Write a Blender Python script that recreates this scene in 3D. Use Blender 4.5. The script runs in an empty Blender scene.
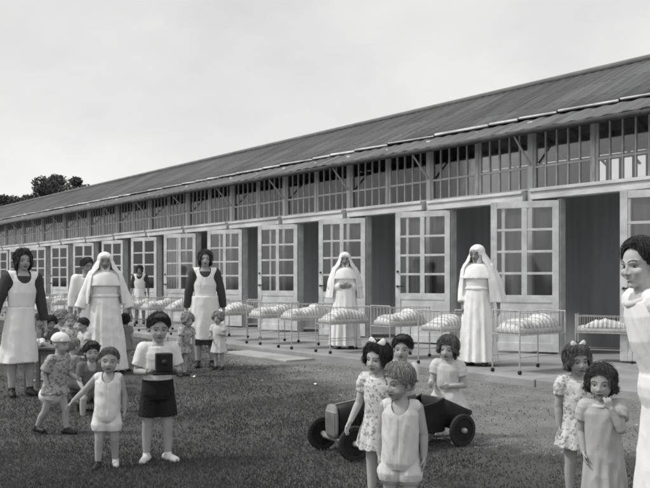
import bpy, bmesh, math, random
import numpy as np
from mathutils import Vector, Matrix, Euler, Quaternion

random.seed(7)
RNG = np.random.default_rng(7)
SC = bpy.context.scene
COL = SC.collection

# ------------------------------------------------------------------ camera
# world: X runs along the pavilion (right = near), Y into it, camera at the origin
FPX, CX, HY, EYE = 800.0, 325.0, 280.0, 1.3        # focal length / principal x / horizon y in photo pixels
HEAD = math.atan2(.781, .624)
FWD = Vector((-math.sin(HEAD), math.cos(HEAD), 0))
RGT = Vector((math.cos(HEAD), math.sin(HEAD), 0))
cd = bpy.data.cameras.new('camera')
cam = bpy.data.objects.new('camera', cd)
COL.objects.link(cam)
cam.location = (0, 0, EYE)
cam.rotation_euler = (math.pi / 2, 0, HEAD)
cd.sensor_width = 36
cd.lens = 36 * FPX / 650
cd.shift_y = (HY - 244) / 650
cd.clip_end = 2000
SC.camera = cam


def at(px, depth, z=0.0):
    p = FWD * depth + RGT * ((px - CX) / FPX * depth)
    return Vector((p.x, p.y, z))


def gp(px, py, z=0.0):
    return at(px, FPX * (EYE - z) / (py - HY), z)


# ------------------------------------------------------------------ world, sun, exposure
SUN_EL, SUN_DIR = math.radians(52), math.atan2(-0.85, -0.55)     # direction towards the sun on the ground
w = bpy.data.worlds.new('World')
SC.world = w
w.use_nodes = True
nt = w.node_tree
nt.nodes.clear()
N = nt.nodes.new
L = nt.links.new
sky = N('ShaderNodeTexSky')
sky.sky_type = 'NISHITA'
sky.sun_disc = False
sky.sun_elevation = SUN_EL
sky.sun_rotation = math.pi / 2 - SUN_DIR
sky.dust_density = 4
bw = N('ShaderNodeRGBToBW')
L(sky.outputs[0], bw.inputs[0])
tc = N('ShaderNodeTexCoord')
mp = N('ShaderNodeMapping')
mp.inputs['Scale'].default_value = (1.0, 1.0, 1.8)
L(tc.outputs['Generated'], mp.inputs[0])
nz = N('ShaderNodeTexNoise')
nz.inputs['Scale'].default_value = 1.25
nz.inputs['Detail'].default_value = 6
nz.inputs['Roughness'].default_value = .55
L(mp.outputs[0], nz.inputs['Vector'])
cr = N('ShaderNodeValToRGB')
cr.color_ramp.elements[0].position = .34
cr.color_ramp.elements[0].color = (5.5, 5.5, 5.5, 1)
cr.color_ramp.elements[1].position = .62
cr.color_ramp.elements[1].color = (7.9, 7.87, 7.8, 1)
L(nz.outputs['Fac'], cr.inputs[0])
mx = N('ShaderNodeMixRGB')
mx.inputs[0].default_value = .86          # thick cloud over the sky
L(bw.outputs[0], mx.inputs[1])
L(cr.outputs[0], mx.inputs[2])
bg = N('ShaderNodeBackground')
bg.inputs[1].default_value = .104
L(mx.outputs[0], bg.inputs[0])
wo = N('ShaderNodeOutputWorld')
L(bg.outputs[0], wo.inputs[0])

sd = bpy.data.lights.new('sun', 'SUN')
sd.energy = 1.8
sd.angle = math.radians(10)
sd.color = (1, .985, .96)
so = bpy.data.objects.new('sun', sd)
COL.objects.link(so)
dv = Vector((math.cos(SUN_DIR) * math.cos(SUN_EL), math.sin(SUN_DIR) * math.cos(SUN_EL), math.sin(SUN_EL)))
so.rotation_euler = dv.to_track_quat('Z', 'Y').to_euler()
so.location = (0, 0, 30)

vs = SC.view_settings
vs.view_transform = 'Standard'
vs.look = 'None'
vs.exposure = 0.38
vs.gamma = 1
vs.use_curve_mapping = False
try:
    SC.cycles.filter_width = 2.0
    SC.cycles.max_bounces = 8
except Exception:
    pass


# ------------------------------------------------------------------ materials (a grey picture: neutral materials)
def grey(v, tint=0.0):
    return (v * (1 - tint), v, v * (1 + tint), 1)


def mat(name, v, rough=.8, var=.15, scale=6.0, bump=.0, bscale=40.0, tint=.0, spec=.3, stretch=(1, 1, 1), detail=4):
    m = bpy.data.materials.new(name)
    m.use_nodes = True
    t = m.node_tree
    b = t.nodes['Principled BSDF']
    b.inputs['Roughness'].default_value = rough
    b.inputs['Specular IOR Level'].default_value = spec
    c = t.nodes.new('ShaderNodeTexCoord')
    mp = t.nodes.new('ShaderNodeMapping')
    mp.inputs['Scale'].default_value = stretch
    t.links.new(c.outputs['Object'], mp.inputs[0])
    n = t.nodes.new('ShaderNodeTexNoise')
    n.inputs['Scale'].default_value = scale
    n.inputs['Detail'].default_value = detail
    t.links.new(mp.outputs[0], n.inputs['Vector'])
    r = t.nodes.new('ShaderNodeValToRGB')
    r.color_ramp.elements[0].position = .3
    r.color_ramp.elements[1].position = .7
    r.color_ramp.elements[0].color = grey(v * (1 - var), tint)
    r.color_ramp.elements[1].color = grey(min(1, v * (1 + var)), tint)
    t.links.new(n.outputs['Fac'], r.inputs[0])
    t.links.new(r.outputs[0], b.inputs['Base Color'])
    if bump:
        n2 = t.nodes.new('ShaderNodeTexNoise')
        n2.inputs['Scale'].default_value = bscale
        n2.inputs['Detail'].default_value = 5
        t.links.new(mp.outputs[0], n2.inputs['Vector'])
        bp = t.nodes.new('ShaderNodeBump')
        bp.inputs['Strength'].default_value = bump
        bp.inputs['Distance'].default_value = .02
        t.links.new(n2.outputs['Fac'], bp.inputs['Height'])
        t.links.new(bp.outputs[0], b.inputs['Normal'])
    return m


def print_mat(name, base, dark, scale, thresh=.33, light=None):
    """cloth with a printed pattern of blots (flowers)"""
    m = mat(name, base, .9, .06, 8, .15, 60)
    t = m.node_tree
    b = t.nodes['Principled BSDF']
    ramp = b.inputs['Base Color'].links[0].from_socket
    c = t.nodes.new('ShaderNodeTexCoord')
    nz = t.nodes.new('ShaderNodeTexNoise')
    nz.inputs['Scale'].default_value = scale * 1.4
    t.links.new(c.outputs['Object'], nz.inputs['Vector'])
    ad = t.nodes.new('ShaderNodeMixRGB')
    ad.blend_type = 'ADD'
    ad.inputs[0].default_value = .035
    t.links.new(c.outputs['Object'], ad.inputs[1])
    t.links.new(nz.outputs['Color'], ad.inputs[2])
    v = t.nodes.new('ShaderNodeTexVoronoi')
    v.inputs['Scale'].default_value = scale
    t.links.new(ad.outputs[0], v.inputs['Vector'])
    r = t.nodes.new('ShaderNodeValToRGB')
    r.color_ramp.elements[0].position = thresh
    r.color_ramp.elements[0].color = (1, 1, 1, 1)
    r.color_ramp.elements[1].position = thresh + .12
    r.color_ramp.elements[1].color = (0, 0, 0, 1)
    t.links.new(v.outputs['Distance'], r.inputs[0])
    mxn = t.nodes.new('ShaderNodeMixRGB')
    t.links.new(r.outputs[0], mxn.inputs[0])
    t.links.new(ramp, mxn.inputs[1])
    mxn.inputs[2].default_value = grey(dark)
    t.links.new(mxn.outputs[0], b.inputs['Base Color'])
    return m


def glass_mat(name, tint=.75):
    m = bpy.data.materials.new(name)
    m.use_nodes = True
    t = m.node_tree
    t.nodes.clear()
    o = t.nodes.new('ShaderNodeOutputMaterial')
    tr = t.nodes.new('ShaderNodeBsdfTransparent')
    tr.inputs[0].default_value = grey(tint)
    gl = t.nodes.new('ShaderNodeBsdfGlossy')
    gl.inputs['Roughness'].default_value = .06
    gl.inputs['Color'].default_value = grey(.9)
    c = t.nodes.new('ShaderNodeTexCoord')
    n = t.nodes.new('ShaderNodeTexNoise')
    n.inputs['Scale'].default_value = 3.0
    t.links.new(c.outputs['Object'], n.inputs['Vector'])
    bp = t.nodes.new('ShaderNodeBump')
    bp.inputs['Strength'].default_value = .015
    bp.inputs['Distance'].default_value = .03
    t.links.new(n.outputs['Fac'], bp.inputs['Height'])
    t.links.new(bp.outputs[0], gl.inputs['Normal'])
    fr = t.nodes.new('ShaderNodeFresnel')
    fr.inputs[0].default_value = 1.5
    mth = t.nodes.new('ShaderNodeMath')
    mth.operation = 'MULTIPLY'
    mth.inputs[1].default_value = 1.8
    t.links.new(fr.outputs[0], mth.inputs[0])
    mx = t.nodes.new('ShaderNodeMixShader')
    t.links.new(mth.outputs[0], mx.inputs[0])
    t.links.new(tr.outputs[0], mx.inputs[1])
    t.links.new(gl.outputs[0], mx.inputs[2])
    t.links.new(mx.outputs[0], o.inputs[0])
    return m


M = {}
M['roof'] = mat('roof_sheet', .092, .85, .30, 1.4, .5, 9, .02, stretch=(3.0, .25, .25))
_t = M['roof'].node_tree
_b = _t.nodes['Principled BSDF']
_ramp = _b.inputs['Base Color'].links[0].from_socket
_c = _t.nodes.new('ShaderNodeTexCoord')
_k = _t.nodes.new('ShaderNodeTexBrick')
_k.inputs['Color1'].default_value = (.78, .78, .78, 1)
_k.inputs['Color2'].default_value = (1.18, 1.18, 1.18, 1)
_k.inputs['Mortar'].default_value = (.5, .5, .5, 1)
_k.inputs['Scale'].default_value = 1.0
_k.inputs['Mortar Size'].default_value = .012
_k.inputs['Brick Width'].default_value = .95
_k.inputs['Row Height'].default_value = .92
_t.links.new(_c.outputs['Object'], _k.inputs['Vector'])
_m = _t.nodes.new('ShaderNodeMixRGB')
_m.blend_type = 'MULTIPLY'
_m.inputs[0].default_value = 1
_t.links.new(_ramp, _m.inputs[1])
_t.links.new(_k.outputs['Color'], _m.inputs[2])
_t.links.new(_m.outputs[0], _b.inputs['Base Color'])
M['roof_low'] = mat('eave_sheet', .13, .85, .35, 1.8, .5, 9, .02, stretch=(2.5, .3, .3))
M['rafter'] = mat('inside_timber', .45, .8, .25, 4)
M['lining'] = mat('roof_lining', .75, .9, .2, 2.0, stretch=(1, 4, 1))
M['ridge'] = mat('ridge_cap', .16, .8, .2, 2.0)
M['flash'] = mat('pale_flashing', .50, .6, .4, 2.5)
M['dark_wood'] = mat('dark_timber', .06, .8, .3, 5, .3, 30)
M['post'] = mat('weathered_post', .60, .8, .22, 5, .3, 30, .02, stretch=(1, 1, .2))
M['beam'] = mat('pale_beam', .62, .8, .22, 3.0, .3, 25, .01, stretch=(.5, 1, 1))
M['white_paint'] = mat('old_white_paint', .58, .6, .22, 4.0, .15, 30, .015)
M['bar'] = mat('glazing_bar', .62, .7, .2, 4)
M['infill'] = mat('dark_wall_board', .10, .85, .25, 2.0, .3, 20, .02, stretch=(6, 6, .4))
M['inner'] = mat('inner_wall', .6, .9, .12, 1.2, .1, 8, .03, stretch=(5, 5, .3))
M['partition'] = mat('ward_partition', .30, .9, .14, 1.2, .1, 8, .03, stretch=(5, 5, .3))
M['innerfloor'] = mat('inner_floor', .3, .7, .15, 2)
M['concrete'] = mat('concrete', .30, .9, .22, 1.6, .35, 30, .01)
M['concrete_edge'] = mat('concrete_slab_pale', .34, .9, .2, 2.0, .35, 30)
M['glass'] = glass_mat('window_glass', .86)
M['iron'] = mat('painted_iron', .42, .5, .2, 20, .1, 60)
M['castor'] = mat('black_castor', .03, .6)
M['sheet'] = mat('white_bed_linen', .70, .9, .10, 9, .55, 11, stretch=(1, 1, .38))
M['striped'] = mat('striped_cover', .70, .9, .06, 9, .4, 14)
_t = M['striped'].node_tree
_b = _t.nodes['Principled BSDF']
_ramp = _b.inputs['Base Color'].links[0].from_socket
_w = _t.nodes.new('ShaderNodeTexWave')
_w.wave_type = 'BANDS'
_w.bands_direction = 'Y'
_w.inputs['Scale'].default_value = 4.6
_w.inputs['Distortion'].default_value = 1.2
_w.inputs['Detail Scale'].default_value = 2.0
_c = _t.nodes.new('ShaderNodeTexCoord')
_t.links.new(_c.outputs['Object'], _w.inputs['Vector'])
_r = _t.nodes.new('ShaderNodeValToRGB')
_r.color_ramp.elements[0].position = .25
_r.color_ramp.elements[1].position = .5
_r.color_ramp.elements[0].color = (.62, .62, .62, 1)
_r.color_ramp.elements[1].color = (1, 1, 1, 1)
_t.links.new(_w.outputs['Fac'], _r.inputs[0])
_m = _t.nodes.new('ShaderNodeMixRGB')
_m.blend_type = 'MULTIPLY'
_m.inputs[0].default_value = 1
_t.links.new(_ramp, _m.inputs[1])
_t.links.new(_r.outputs[0], _m.inputs[2])
_t.links.new(_m.outputs[0], _b.inputs['Base Color'])
M['mattress'] = mat('mattress_ticking', .55, .9, .1, 5, .3, 20)
M['black'] = mat('black_enamel', .014, .55, .5, 9, .08, 30, spec=.25)
M['tyre'] = mat('old_rubber', .035, .85, .3, 12)
M['radiator'] = mat('radiator_paint', .24, .6, .35, 10, .1, 40)
M['steel'] = mat('dull_steel', .28, .45, .2, 10)
M['wood'] = mat('worn_wood', .16, .8, .25, 6, .3, 30)
M['habit'] = mat('white_habit', .82, .9, .035, 4, .55, 11, stretch=(1, 1, .38))
M['apron'] = mat('white_apron', .80, .9, .04, 4, .55, 11, stretch=(1, 1, .38))
M['white'] = mat('white_cotton', .72, .9, .05, 5, .55, 11, stretch=(1, 1, .38))
M['offwhite'] = mat('cream_cotton', .60, .9, .07, 5, .55, 11, stretch=(1, 1, .38))
M['darkdress'] = mat('dark_dress', .055, .9, .2, 6, .55, 11, stretch=(1, 1, .38))
M['navy'] = mat('dark_wool', .018, .92, .2, 8, .4, 40)
M['greydress'] = mat('grey_cotton', .24, .9, .12, 6, .55, 11, stretch=(1, 1, .38))
M['palegrey'] = mat('pale_grey_cotton', .42, .9, .10, 6, .55, 11, stretch=(1, 1, .38))
M['midgrey'] = mat('mid_cotton', .14, .9, .15, 6, .55, 11, stretch=(1, 1, .38))
M['floral'] = print_mat('floral_cotton', .60, .30, 40, .33)
M['floral2'] = print_mat('blotched_cotton', .50, .24, 34, .38)
M['floral3'] = print_mat('dark_floral_cotton', .38, .19, 34, .38)
M['skin'] = mat('fair_skin', .44, .65, .10, 9, .08, 80)
M['skin2'] = mat('tanned_skin', .36, .65, .11, 9, .08, 80)
M['skin3'] = mat('dark_skin', .25, .6, .1, 9, .08, 80)  # lowest of the skin greys, used for the nuns and two nurses
M['lip'] = mat('lips', .15, .5)
M['brow'] = mat('brow_hair', .07, .9)
M['eye_white'] = mat('eye_white', .30, .3)
M['iris'] = mat('iris', .015, .2)
M['teeth'] = mat('teeth', .6, .3)
HS = (2.2, 2.2, .35)
M['hair_dark'] = mat('dark_hair', .022, .55, .5, 40, .9, 70, spec=.5, stretch=HS)
M['hair_brown'] = mat('brown_hair', .06, .55, .45, 40, .9, 70, spec=.5, stretch=HS)
M['hair_fair'] = mat('fair_hair', .30, .6, .40, 40, .9, 70, spec=.4, stretch=HS)
M['hair_mid'] = mat('mid_hair', .14, .6, .45, 40, .9, 70, spec=.4, stretch=HS)
M['shoe_dark'] = mat('dark_leather', .02, .5)
M['shoe_white'] = mat('white_canvas', .68, .7)
M['sock'] = mat('dark_stocking', .04, .8)
M['leaf'] = mat('tree_leaf', .10, .8, .35, 1.2)  # leaf grey raised, distance haze is put into the colour
M['leaf2'] = mat('tree_leaf_pale', .11, .8, .3, 1.2)
M['bark'] = mat('bark', .06, .9, .3, 6, .5, 10)
M['grass'] = mat('grass_blade', .090, .8, .34, .9, detail=6)
M['grass2'] = mat('dry_grass_blade', .145, .8, .3, 1.3)


for _k in ('grass', 'grass2'):
    _t = M[_k].node_tree
    _b = _t.nodes['Principled BSDF']
    _tr = _t.nodes.new('ShaderNodeBsdfTranslucent')
    _t.links.new(_b.inputs['Base Color'].links[0].from_socket, _tr.inputs['Color'])
    _mx = _t.nodes.new('ShaderNodeMixShader')
    _mx.inputs[0].default_value = .4
    _t.links.new(_b.outputs[0], _mx.inputs[1])
    _t.links.new(_tr.outputs[0], _mx.inputs[2])
    _t.links.new(_mx.outputs[0], _t.nodes['Material Output'].inputs['Surface'])


def ground_mat():
    m = mat('lawn_soil', .080, .95, .4, 1.1, .9, 55, detail=8)
    return m


M['ground'] = ground_mat()
M['gravel'] = mat('gravel', .215, .95, .28, 2.2, 1.0, 90, detail=10)
M['pebble'] = mat('pebble', .26, .9, .4, 9)


# ------------------------------------------------------------------ object helpers
def link(o, parent=None):
    COL.objects.link(o)
    if parent is not None:
        o.parent = parent
    return o


def tag(o, label, cat, group=None, kind=None):
    o['label'] = label
    o['category'] = cat
    if group:
        o['group'] = group
    if kind:
        o['kind'] = kind
    return o


def empty(name, loc, rz=0, label=None, cat=None, group=None):
    o = bpy.data.objects.new(name, None)
    o.empty_display_size = .1
    COL.objects.link(o)
    o.location = loc
    o.rotation_euler = (0, 0, rz)
    if label:
        tag(o, label, cat, group)
    return o


def copy_tree(o, parent=None):
    c = o.copy()
    COL.objects.link(c)
    c.parent = parent
    for ch in list(o.children):
        copy_tree(ch, c)
    return c


class MB:
    """collects primitives into one mesh"""

    def __init__(self):
        self.v, self.f, self.mi = [], [], []
        self.n = 0

    def add(self, verts, faces, m=0):
        self.v.append(np.asarray(verts, float).reshape(-1, 3))
        k = self.n
        self.f += [tuple(i + k for i in fc) for fc in faces]
        self.mi += [m] * len(faces)
        self.n += len(self.v[-1])

    def box(self, c, s, R=None, m=0):
        x, y, z = [q / 2 for q in s]
        v = np.array([(-x, -y, -z), (x, -y, -z), (x, y, -z), (-x, y, -z), (-x, -y, z), (x, -y, z), (x, y, z), (-x, y, z)])
        if R is not None:
            v = v @ np.array(R).T[:3, :3]
        self.add(v + np.array(c), [(0, 3, 2, 1), (4, 5, 6, 7), (0, 1, 5, 4), (1, 2, 6, 5), (2, 3, 7, 6), (3, 0, 4, 7)], m)

    def span(self, a, b, m=0):
        a, b = np.array(a, float), np.array(b, float)
        self.box((a + b) / 2, np.abs(b - a), None, m)

    def cap(self, p0, r0, p1, r1=None, seg=12, m=0, round_=True, rows=3):
        if r1 is None:
            r1 = r0
        p0, p1 = np.array(p0, float), np.array(p1, float)
        d = p1 - p0
        ln = np.linalg.norm(d)
        d = d / ln if ln > 1e-9 else np.array((0, 0, 1.))
        a = np.cross(d, (0, 0, 1.) if abs(d[2]) < .9 else (1., 0, 0))
        a /= np.linalg.norm(a)
        b = np.cross(d, a)
        rings = []
        if round_:
            for i in range(rows):
                t = (i + .35) / rows * math.pi / 2
                rings.append((p0 - d * r0 * math.cos(t), r0 * math.sin(t)))
        rings.append((p0, r0))
        rings.append((p1, r1))
        if round_:
            for i in range(rows - 1, -1, -1):
                t = (i + .35) / rows * math.pi / 2
                rings.append((p1 + d * r1 * math.cos(t), r1 * math.sin(t)))
        ang = np.arange(seg) * 2 * math.pi / seg
        cs = np.cos(ang)[:, None] * a + np.sin(ang)[:, None] * b
        V = np.concatenate([c + cs * r for c, r in rings])
        F = []
        for i in range(len(rings) - 1):
            for j in range(seg):
                k = (j + 1) % seg
                F.append((i * seg + j, i * seg + k, (i + 1) * seg + k, (i + 1) * seg + j))
        F.append(tuple(range(seg))[::-1])
        q = (len(rings) - 1) * seg
        F.append(tuple(q + j for j in range(seg)))
        self.add(V, F, m)

    def chain(self, pts, rs, seg=10, m=0):
        for i in range(len(pts) - 1):
            self.cap(pts[i], rs[i], pts[i + 1], rs[i + 1], seg, m)

    def tube(self, pts, r, seg=8, m=0):
        for i in range(len(pts) - 1):
            self.cap(pts[i], r, pts[i + 1], r, seg, m, rows=2)

    def ell(self, c, r, R=None, seg=18, rows=12, m=0):
        V = []
        for i in range(1, rows):
            t = math.pi * i / rows
            for j in range(seg):
                a = 2 * math.pi * j / seg
                V.append((math.sin(t) * math.cos(a), math.sin(t) * math.sin(a), math.cos(t)))
        V += [(0, 0, 1), (0, 0, -1)]
        V = np.array(V) * np.array(r)
        if R is not None:
            V = V @ np.array(R)[:3, :3].T
        V = V + np.array(c)
        F = []
        for i in range(rows - 2):
            for j in range(seg):
                k = (j + 1) % seg
                F.append((i * seg + j, (i + 1) * seg + j, (i + 1) * seg + k, i * seg + k))
        tp, bt = len(V) - 2, len(V) - 1
        for j in range(seg):
            k = (j + 1) % seg
            F.append((tp, j, k))
            F.append((bt, (rows - 2) * seg + k, (rows - 2) * seg + j))
        self.add(V, F, m)

    def loft(self, rings, m=0, caps=True):
        """rings: list of (n,3) arrays of equal length"""
        n = len(rings[0])
        V = np.concatenate(rings)
        F = []
        for i in range(len(rings) - 1):
            for j in range(n):
                k = (j + 1) % n
                F.append((i * n + j, i * n + k, (i + 1) * n + k, (i + 1) * n + j))
        if caps:
            F.append(tuple(range(n))[::-1])
            F.append(tuple((len(rings) - 1) * n + j for j in range(n)))
        self.add(V, F, m)

    def xform(self, R, t=(0, 0, 0)):
        R = np.array(R)[:3, :3]
        self.v = [v @ R.T + np.array(t) for v in self.v]

    def mesh(self, name):
        me = bpy.data.meshes.new(name)
        me.from_pydata(np.concatenate(self.v).tolist() if self.v else [], [], self.f)
        return me

    def build(self, name, mats, parent=None, smooth=True, bevel=0):
        me = self.mesh(name)
        mats = mats if isinstance(mats, (list, tuple)) else [mats]
        for q in mats:
            me.materials.append(q)
        me.polygons.foreach_set('material_index', self.mi)
        me.polygons.foreach_set('use_smooth', [smooth] * len(me.polygons))
        me.update()
        o = bpy.data.objects.new(name, me)
        link(o, parent)
        if bevel:
            b = o.modifiers.new('bevel', 'BEVEL')
            b.width = bevel
            b.segments = 2
            b.limit_method = 'ANGLE'
        return o


def remesh(mb, voxel, smooth=3, fac=.5):
    """union of the primitives as one continuous skin; returns verts, faces (numpy / list)"""
    me = mb.mesh('tmp')
    o = bpy.data.objects.new('tmp', me)
    COL.objects.link(o)
    r = o.modifiers.new('r', 'REMESH')
    r.mode = 'VOXEL'
    r.voxel_size = voxel
    r.adaptivity = 0
    if smooth:
        s = o.modifiers.new('s', 'SMOOTH')
        s.factor = fac
        s.iterations = smooth
    dg = bpy.context.evaluated_depsgraph_get()
    ev = o.evaluated_get(dg)
    em = ev.to_mesh()
    n = len(em.vertices)
    V = np.empty(n * 3)
    em.vertices.foreach_get('co', V)
    V = V.reshape(-1, 3)
    nl = len(em.loops)
    li = np.empty(nl, np.int32)
    em.loops.foreach_get('vertex_index', li)
    st = np.empty(len(em.polygons), np.int32)
    em.polygons.foreach_get('loop_start', st)
    tot = np.empty(len(em.polygons), np.int32)
    em.polygons.foreach_get('loop_total', tot)
    F = [li[a:a + b].tolist() for a, b in zip(st, tot)]
    ev.to_mesh_clear()
    bpy.data.objects.remove(o)
    bpy.data.meshes.remove(me)
    return V, F


def clip(V, F, s):
    """keep the part of the mesh where the vertex field s > 0, with a clean edge"""
    V = list(map(tuple, V))
    keep = {}
    outV, outF, cut = [], [], {}

    def old(i):
        if i not in keep:
            keep[i] = len(outV)
            outV.append(V[i])
        return keep[i]

    for f in F:
        ss = [s[i] for i in f]
        if min(ss) > 0:
            outF.append([old(i) for i in f])
            continue
        if max(ss) <= 0:
            continue
        poly = []
        for a in range(len(f)):
            i, j = f[a], f[(a + 1) % len(f)]
            if s[i] > 0:
                poly.append(old(i))
            if (s[i] > 0) != (s[j] > 0):
                key = (min(i, j), max(i, j))
                if key not in cut:
                    t = s[i] / (s[i] - s[j])
                    cut[key] = len(outV)
                    outV.append(tuple(V[i][c] * (1 - t) + V[j][c] * t for c in range(3)))
                poly.append(cut[key])
        if len(poly) >= 3:
            outF.append(poly)
    return np.array(outV).reshape(-1, 3), outF


def mesh_obj(name, V, F, mats, parent=None, mi=None, thick=0, smooth=True):
    me = bpy.data.meshes.new(name)
    me.from_pydata(np.asarray(V).tolist(), [], F)
    mats = mats if isinstance(mats, (list, tuple)) else [mats]
    for q in mats:
        me.materials.append(q)
    if mi is not None:
        me.polygons.foreach_set('material_index', mi)
    me.polygons.foreach_set('use_smooth', [smooth] * len(me.polygons))
    me.update()
    o = bpy.data.objects.new(name, me)
    link(o, parent)
    if thick:
        s = o.modifiers.new('thick', 'SOLIDIFY')
        s.thickness = thick
        s.offset = 0
    return o


def wob(P, f, seed):
    """cheap smooth pseudo-noise in [-1,1] on points P"""
    r = np.random.default_rng(seed)
    out = np.zeros(len(P))
    for i in range(6):
        d = r.normal(size=3)
        d /= np.linalg.norm(d)
        out += np.sin(P @ d * f * (1 + .35 * i) + r.uniform(0, 6.3)) / (1 + .3 * i)
    return out / 3.5


# ------------------------------------------------------------------ the setting
PLAT, WALL, EAVE, RIDGE, BACK = 8.0, 11.1, 10.5, 14.1, 16.5
ZE, ZR, PZ = 3.70, 5.44, .10
SL = (ZR - ZE) / (RIDGE - EAVE)
S0, S1 = -52.96, 1.09
POST0, BAY = -8.31, 2.35


def roof_z(p):
    return ZR - abs(p - RIDGE) * SL


# ground: one sheet to the horizon
mb = MB()
gs = [-900, -300, -120, -60, -30, -15, -8, -4, 0, 4, 8, 15, 30, 60, 120, 300, 900]
V = [(x, y, 0) for y in gs for x in gs]
n = len(gs)
F = [(j * n + i, j * n + i + 1, (j + 1) * n + i + 1, (j + 1) * n + i) for j in range(n - 1) for i in range(n - 1)]
mb.add(V, F)
o = mb.build('ground', M['ground'])
o['kind'] = 'structure'

# gravel strip between lawn and platform (uneven edge towards the lawn)
edge = [gp(205, 357), gp(232, 361), gp(262, 368), gp(292, 374), gp(318, 382), gp(345, 391), gp(370, 402),
        gp(410, 418), gp(450, 433), gp(478, 444), gp(520, 452), gp(570, 455), gp(640, 458), gp(760, 462), gp(1000, 470)]
ex = [p.x for p in edge]
ey = [p.y for p in edge]


def grav_y(s):
    y = np.interp(s, ex, ey)
    return y + .16 * np.sin(s * 3.1) + .09 * np.sin(s * 7.7 + 1) + .06 * np.sin(s * 17.3) + .04 * np.sin(s * 41 + 2) + .025 * np.sin(s * 97)


ss = np.linspace(ex[0] - .9, 2.0, 420)
rowd = [-.55, -.35, -.18, 0, .15, .3, .5, .8, 1.3]
V, F, FD = [], [], []
for s_ in ss:
    y0 = min(float(grav_y(s_)), PLAT - .3)
    side = min(1.0, (s_ - ex[0] + .9) / 1.4)
    for d_ in rowd:
        V.append((s_, min(y0 + d_, PLAT - .01), .004 if (d_ > -.5 and side > .05) else -.004))
        FD.append(min(side, max(0, min(1, (d_ + .55) / 1.2))))
    V.append((s_, PLAT + .03, .004))
    FD.append(side)
nr_ = len(rowd) + 1
for i in range(len(ss) - 1):
    for j in range(nr_ - 1):
        F.append((i * nr_ + j, (i + 1) * nr_ + j, (i + 1) * nr_ + j + 1, i * nr_ + j + 1))
o = mesh_obj('gravel_path', V, F, M['gravel'], None, smooth=False)
at_ = o.data.attributes.new('wear', 'FLOAT', 'POINT')
at_.data.foreach_set('value', FD)
o['kind'] = 'structure'
_t = M['gravel'].node_tree
_b = _t.nodes['Principled BSDF']
_ramp = _b.inputs['Base Color'].links[0].from_socket
_a = _t.nodes.new('ShaderNodeAttribute')
_a.attribute_name = 'wear'
_c = _t.nodes.new('ShaderNodeTexCoord')
_n = _t.nodes.new('ShaderNodeTexNoise')
_n.inputs['Scale'].default_value = 5.0
_n.inputs['Detail'].default_value = 10
_n.inputs['Roughness'].default_value = .7
_t.links.new(_c.outputs['Object'], _n.inputs['Vector'])
_s = _t.nodes.new('ShaderNodeMath')
_s.operation = 'ADD'
_t.links.new(_a.outputs['Fac'], _s.inputs[0])
_t.links.new(_n.outputs['Fac'], _s.inputs[1])
_r = _t.nodes.new('ShaderNodeMapRange')
_r.inputs['From Min'].default_value = .72
_r.inputs['From Max'].default_value = 1.25
_t.links.new(_s.outputs[0], _r.inputs['Value'])
_m = _t.nodes.new('ShaderNodeMixRGB')
_m.inputs[1].default_value = grey(.08)
_t.links.new(_r.outputs[0], _m.inputs[0])
_t.links.new(_ramp, _m.inputs[2])
_t.links.new(_m.outputs[0], _b.inputs['Base Color'])

# platform (veranda floor)
mb = MB()
x = S0
while x < S1:
    e = min(x + 2.35, S1)
    mb.span((x + .004, PLAT + random.uniform(-.012, .012), -.1), (e - .004, WALL - .07, PZ))
    x = e
o = mb.build('pavement', M['concrete'], smooth=False, bevel=.012)
o['kind'] = 'structure'

# pale stepping slab on the ground beside the platform
a, b = gp(238, 352.5), gp(306, 361)
mb = MB()
mb.span((a.x, PLAT - .62, .0), (b.x, PLAT - .05, .035))
o = mb.build('step', M['concrete_edge'], smooth=False, bevel=.01)
tag(o, 'flat pale stone slab lying on the ground at the platform edge', 'slab')

# ------------------------------------------------------------------ pavilion
pav = empty('pavilion', (0, 0, 0), 0, 'long low ward pavilion with dark ribbed roof and a row of open glazed doors', 'building')


def corrugated(name, p0, z0, p1, z1, m, pitch, amp, parent, thick=.012, jitter=0):
    xs = np.arange(S0 - .25, S1 + .25, pitch / 6)
    rows = 7
    V = []
    for r in range(rows + 1):
        t = r / rows
        p, z = p0 + (p1 - p0) * t, z0 + (z1 - z0) * t
        zz = z + amp * np.sin(xs / pitch * 2 * math.pi) + .006 * np.sin(xs * .9 + r) + .004 * np.sin(xs * 2.3 + 2 * r)
        jj = jitter * (np.floor(xs / 1.1) * 12.9898 % 1.0 - .5) if (r == rows) else 0
        V.append(np.stack([xs, np.full_like(xs, p) + jj, zz], 1))
    n = len(xs)
    V = np.concatenate(V)
    F = [(r * n + i, r * n + i + 1, (r + 1) * n + i + 1, (r + 1) * n + i) for r in range(rows) for i in range(n - 1)]
    return mesh_obj(name, V, F, m, parent, thick=thick)


WL = 11.36
rf = corrugated('roof', RIDGE, ZR, WL, roof_z(WL), M['roof'], .20, .008, pav)
corrugated('eave_roof', WL + .1, roof_z(WL + .1) - .07, EAVE, ZE, M['roof_low'], .30, .010, rf, jitter=.10)
corrugated('back_roof', RIDGE, ZR, BACK + .12, roof_z(BACK + .12), M['roof'], .30, .016, rf)
mb = MB()
mb.cap((S0 - .3, RIDGE, ZR + .02), .07, (S1 + .3, RIDGE, ZR + .02), .07)
mb.build('ridge_cap', M['ridge'], rf)
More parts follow.
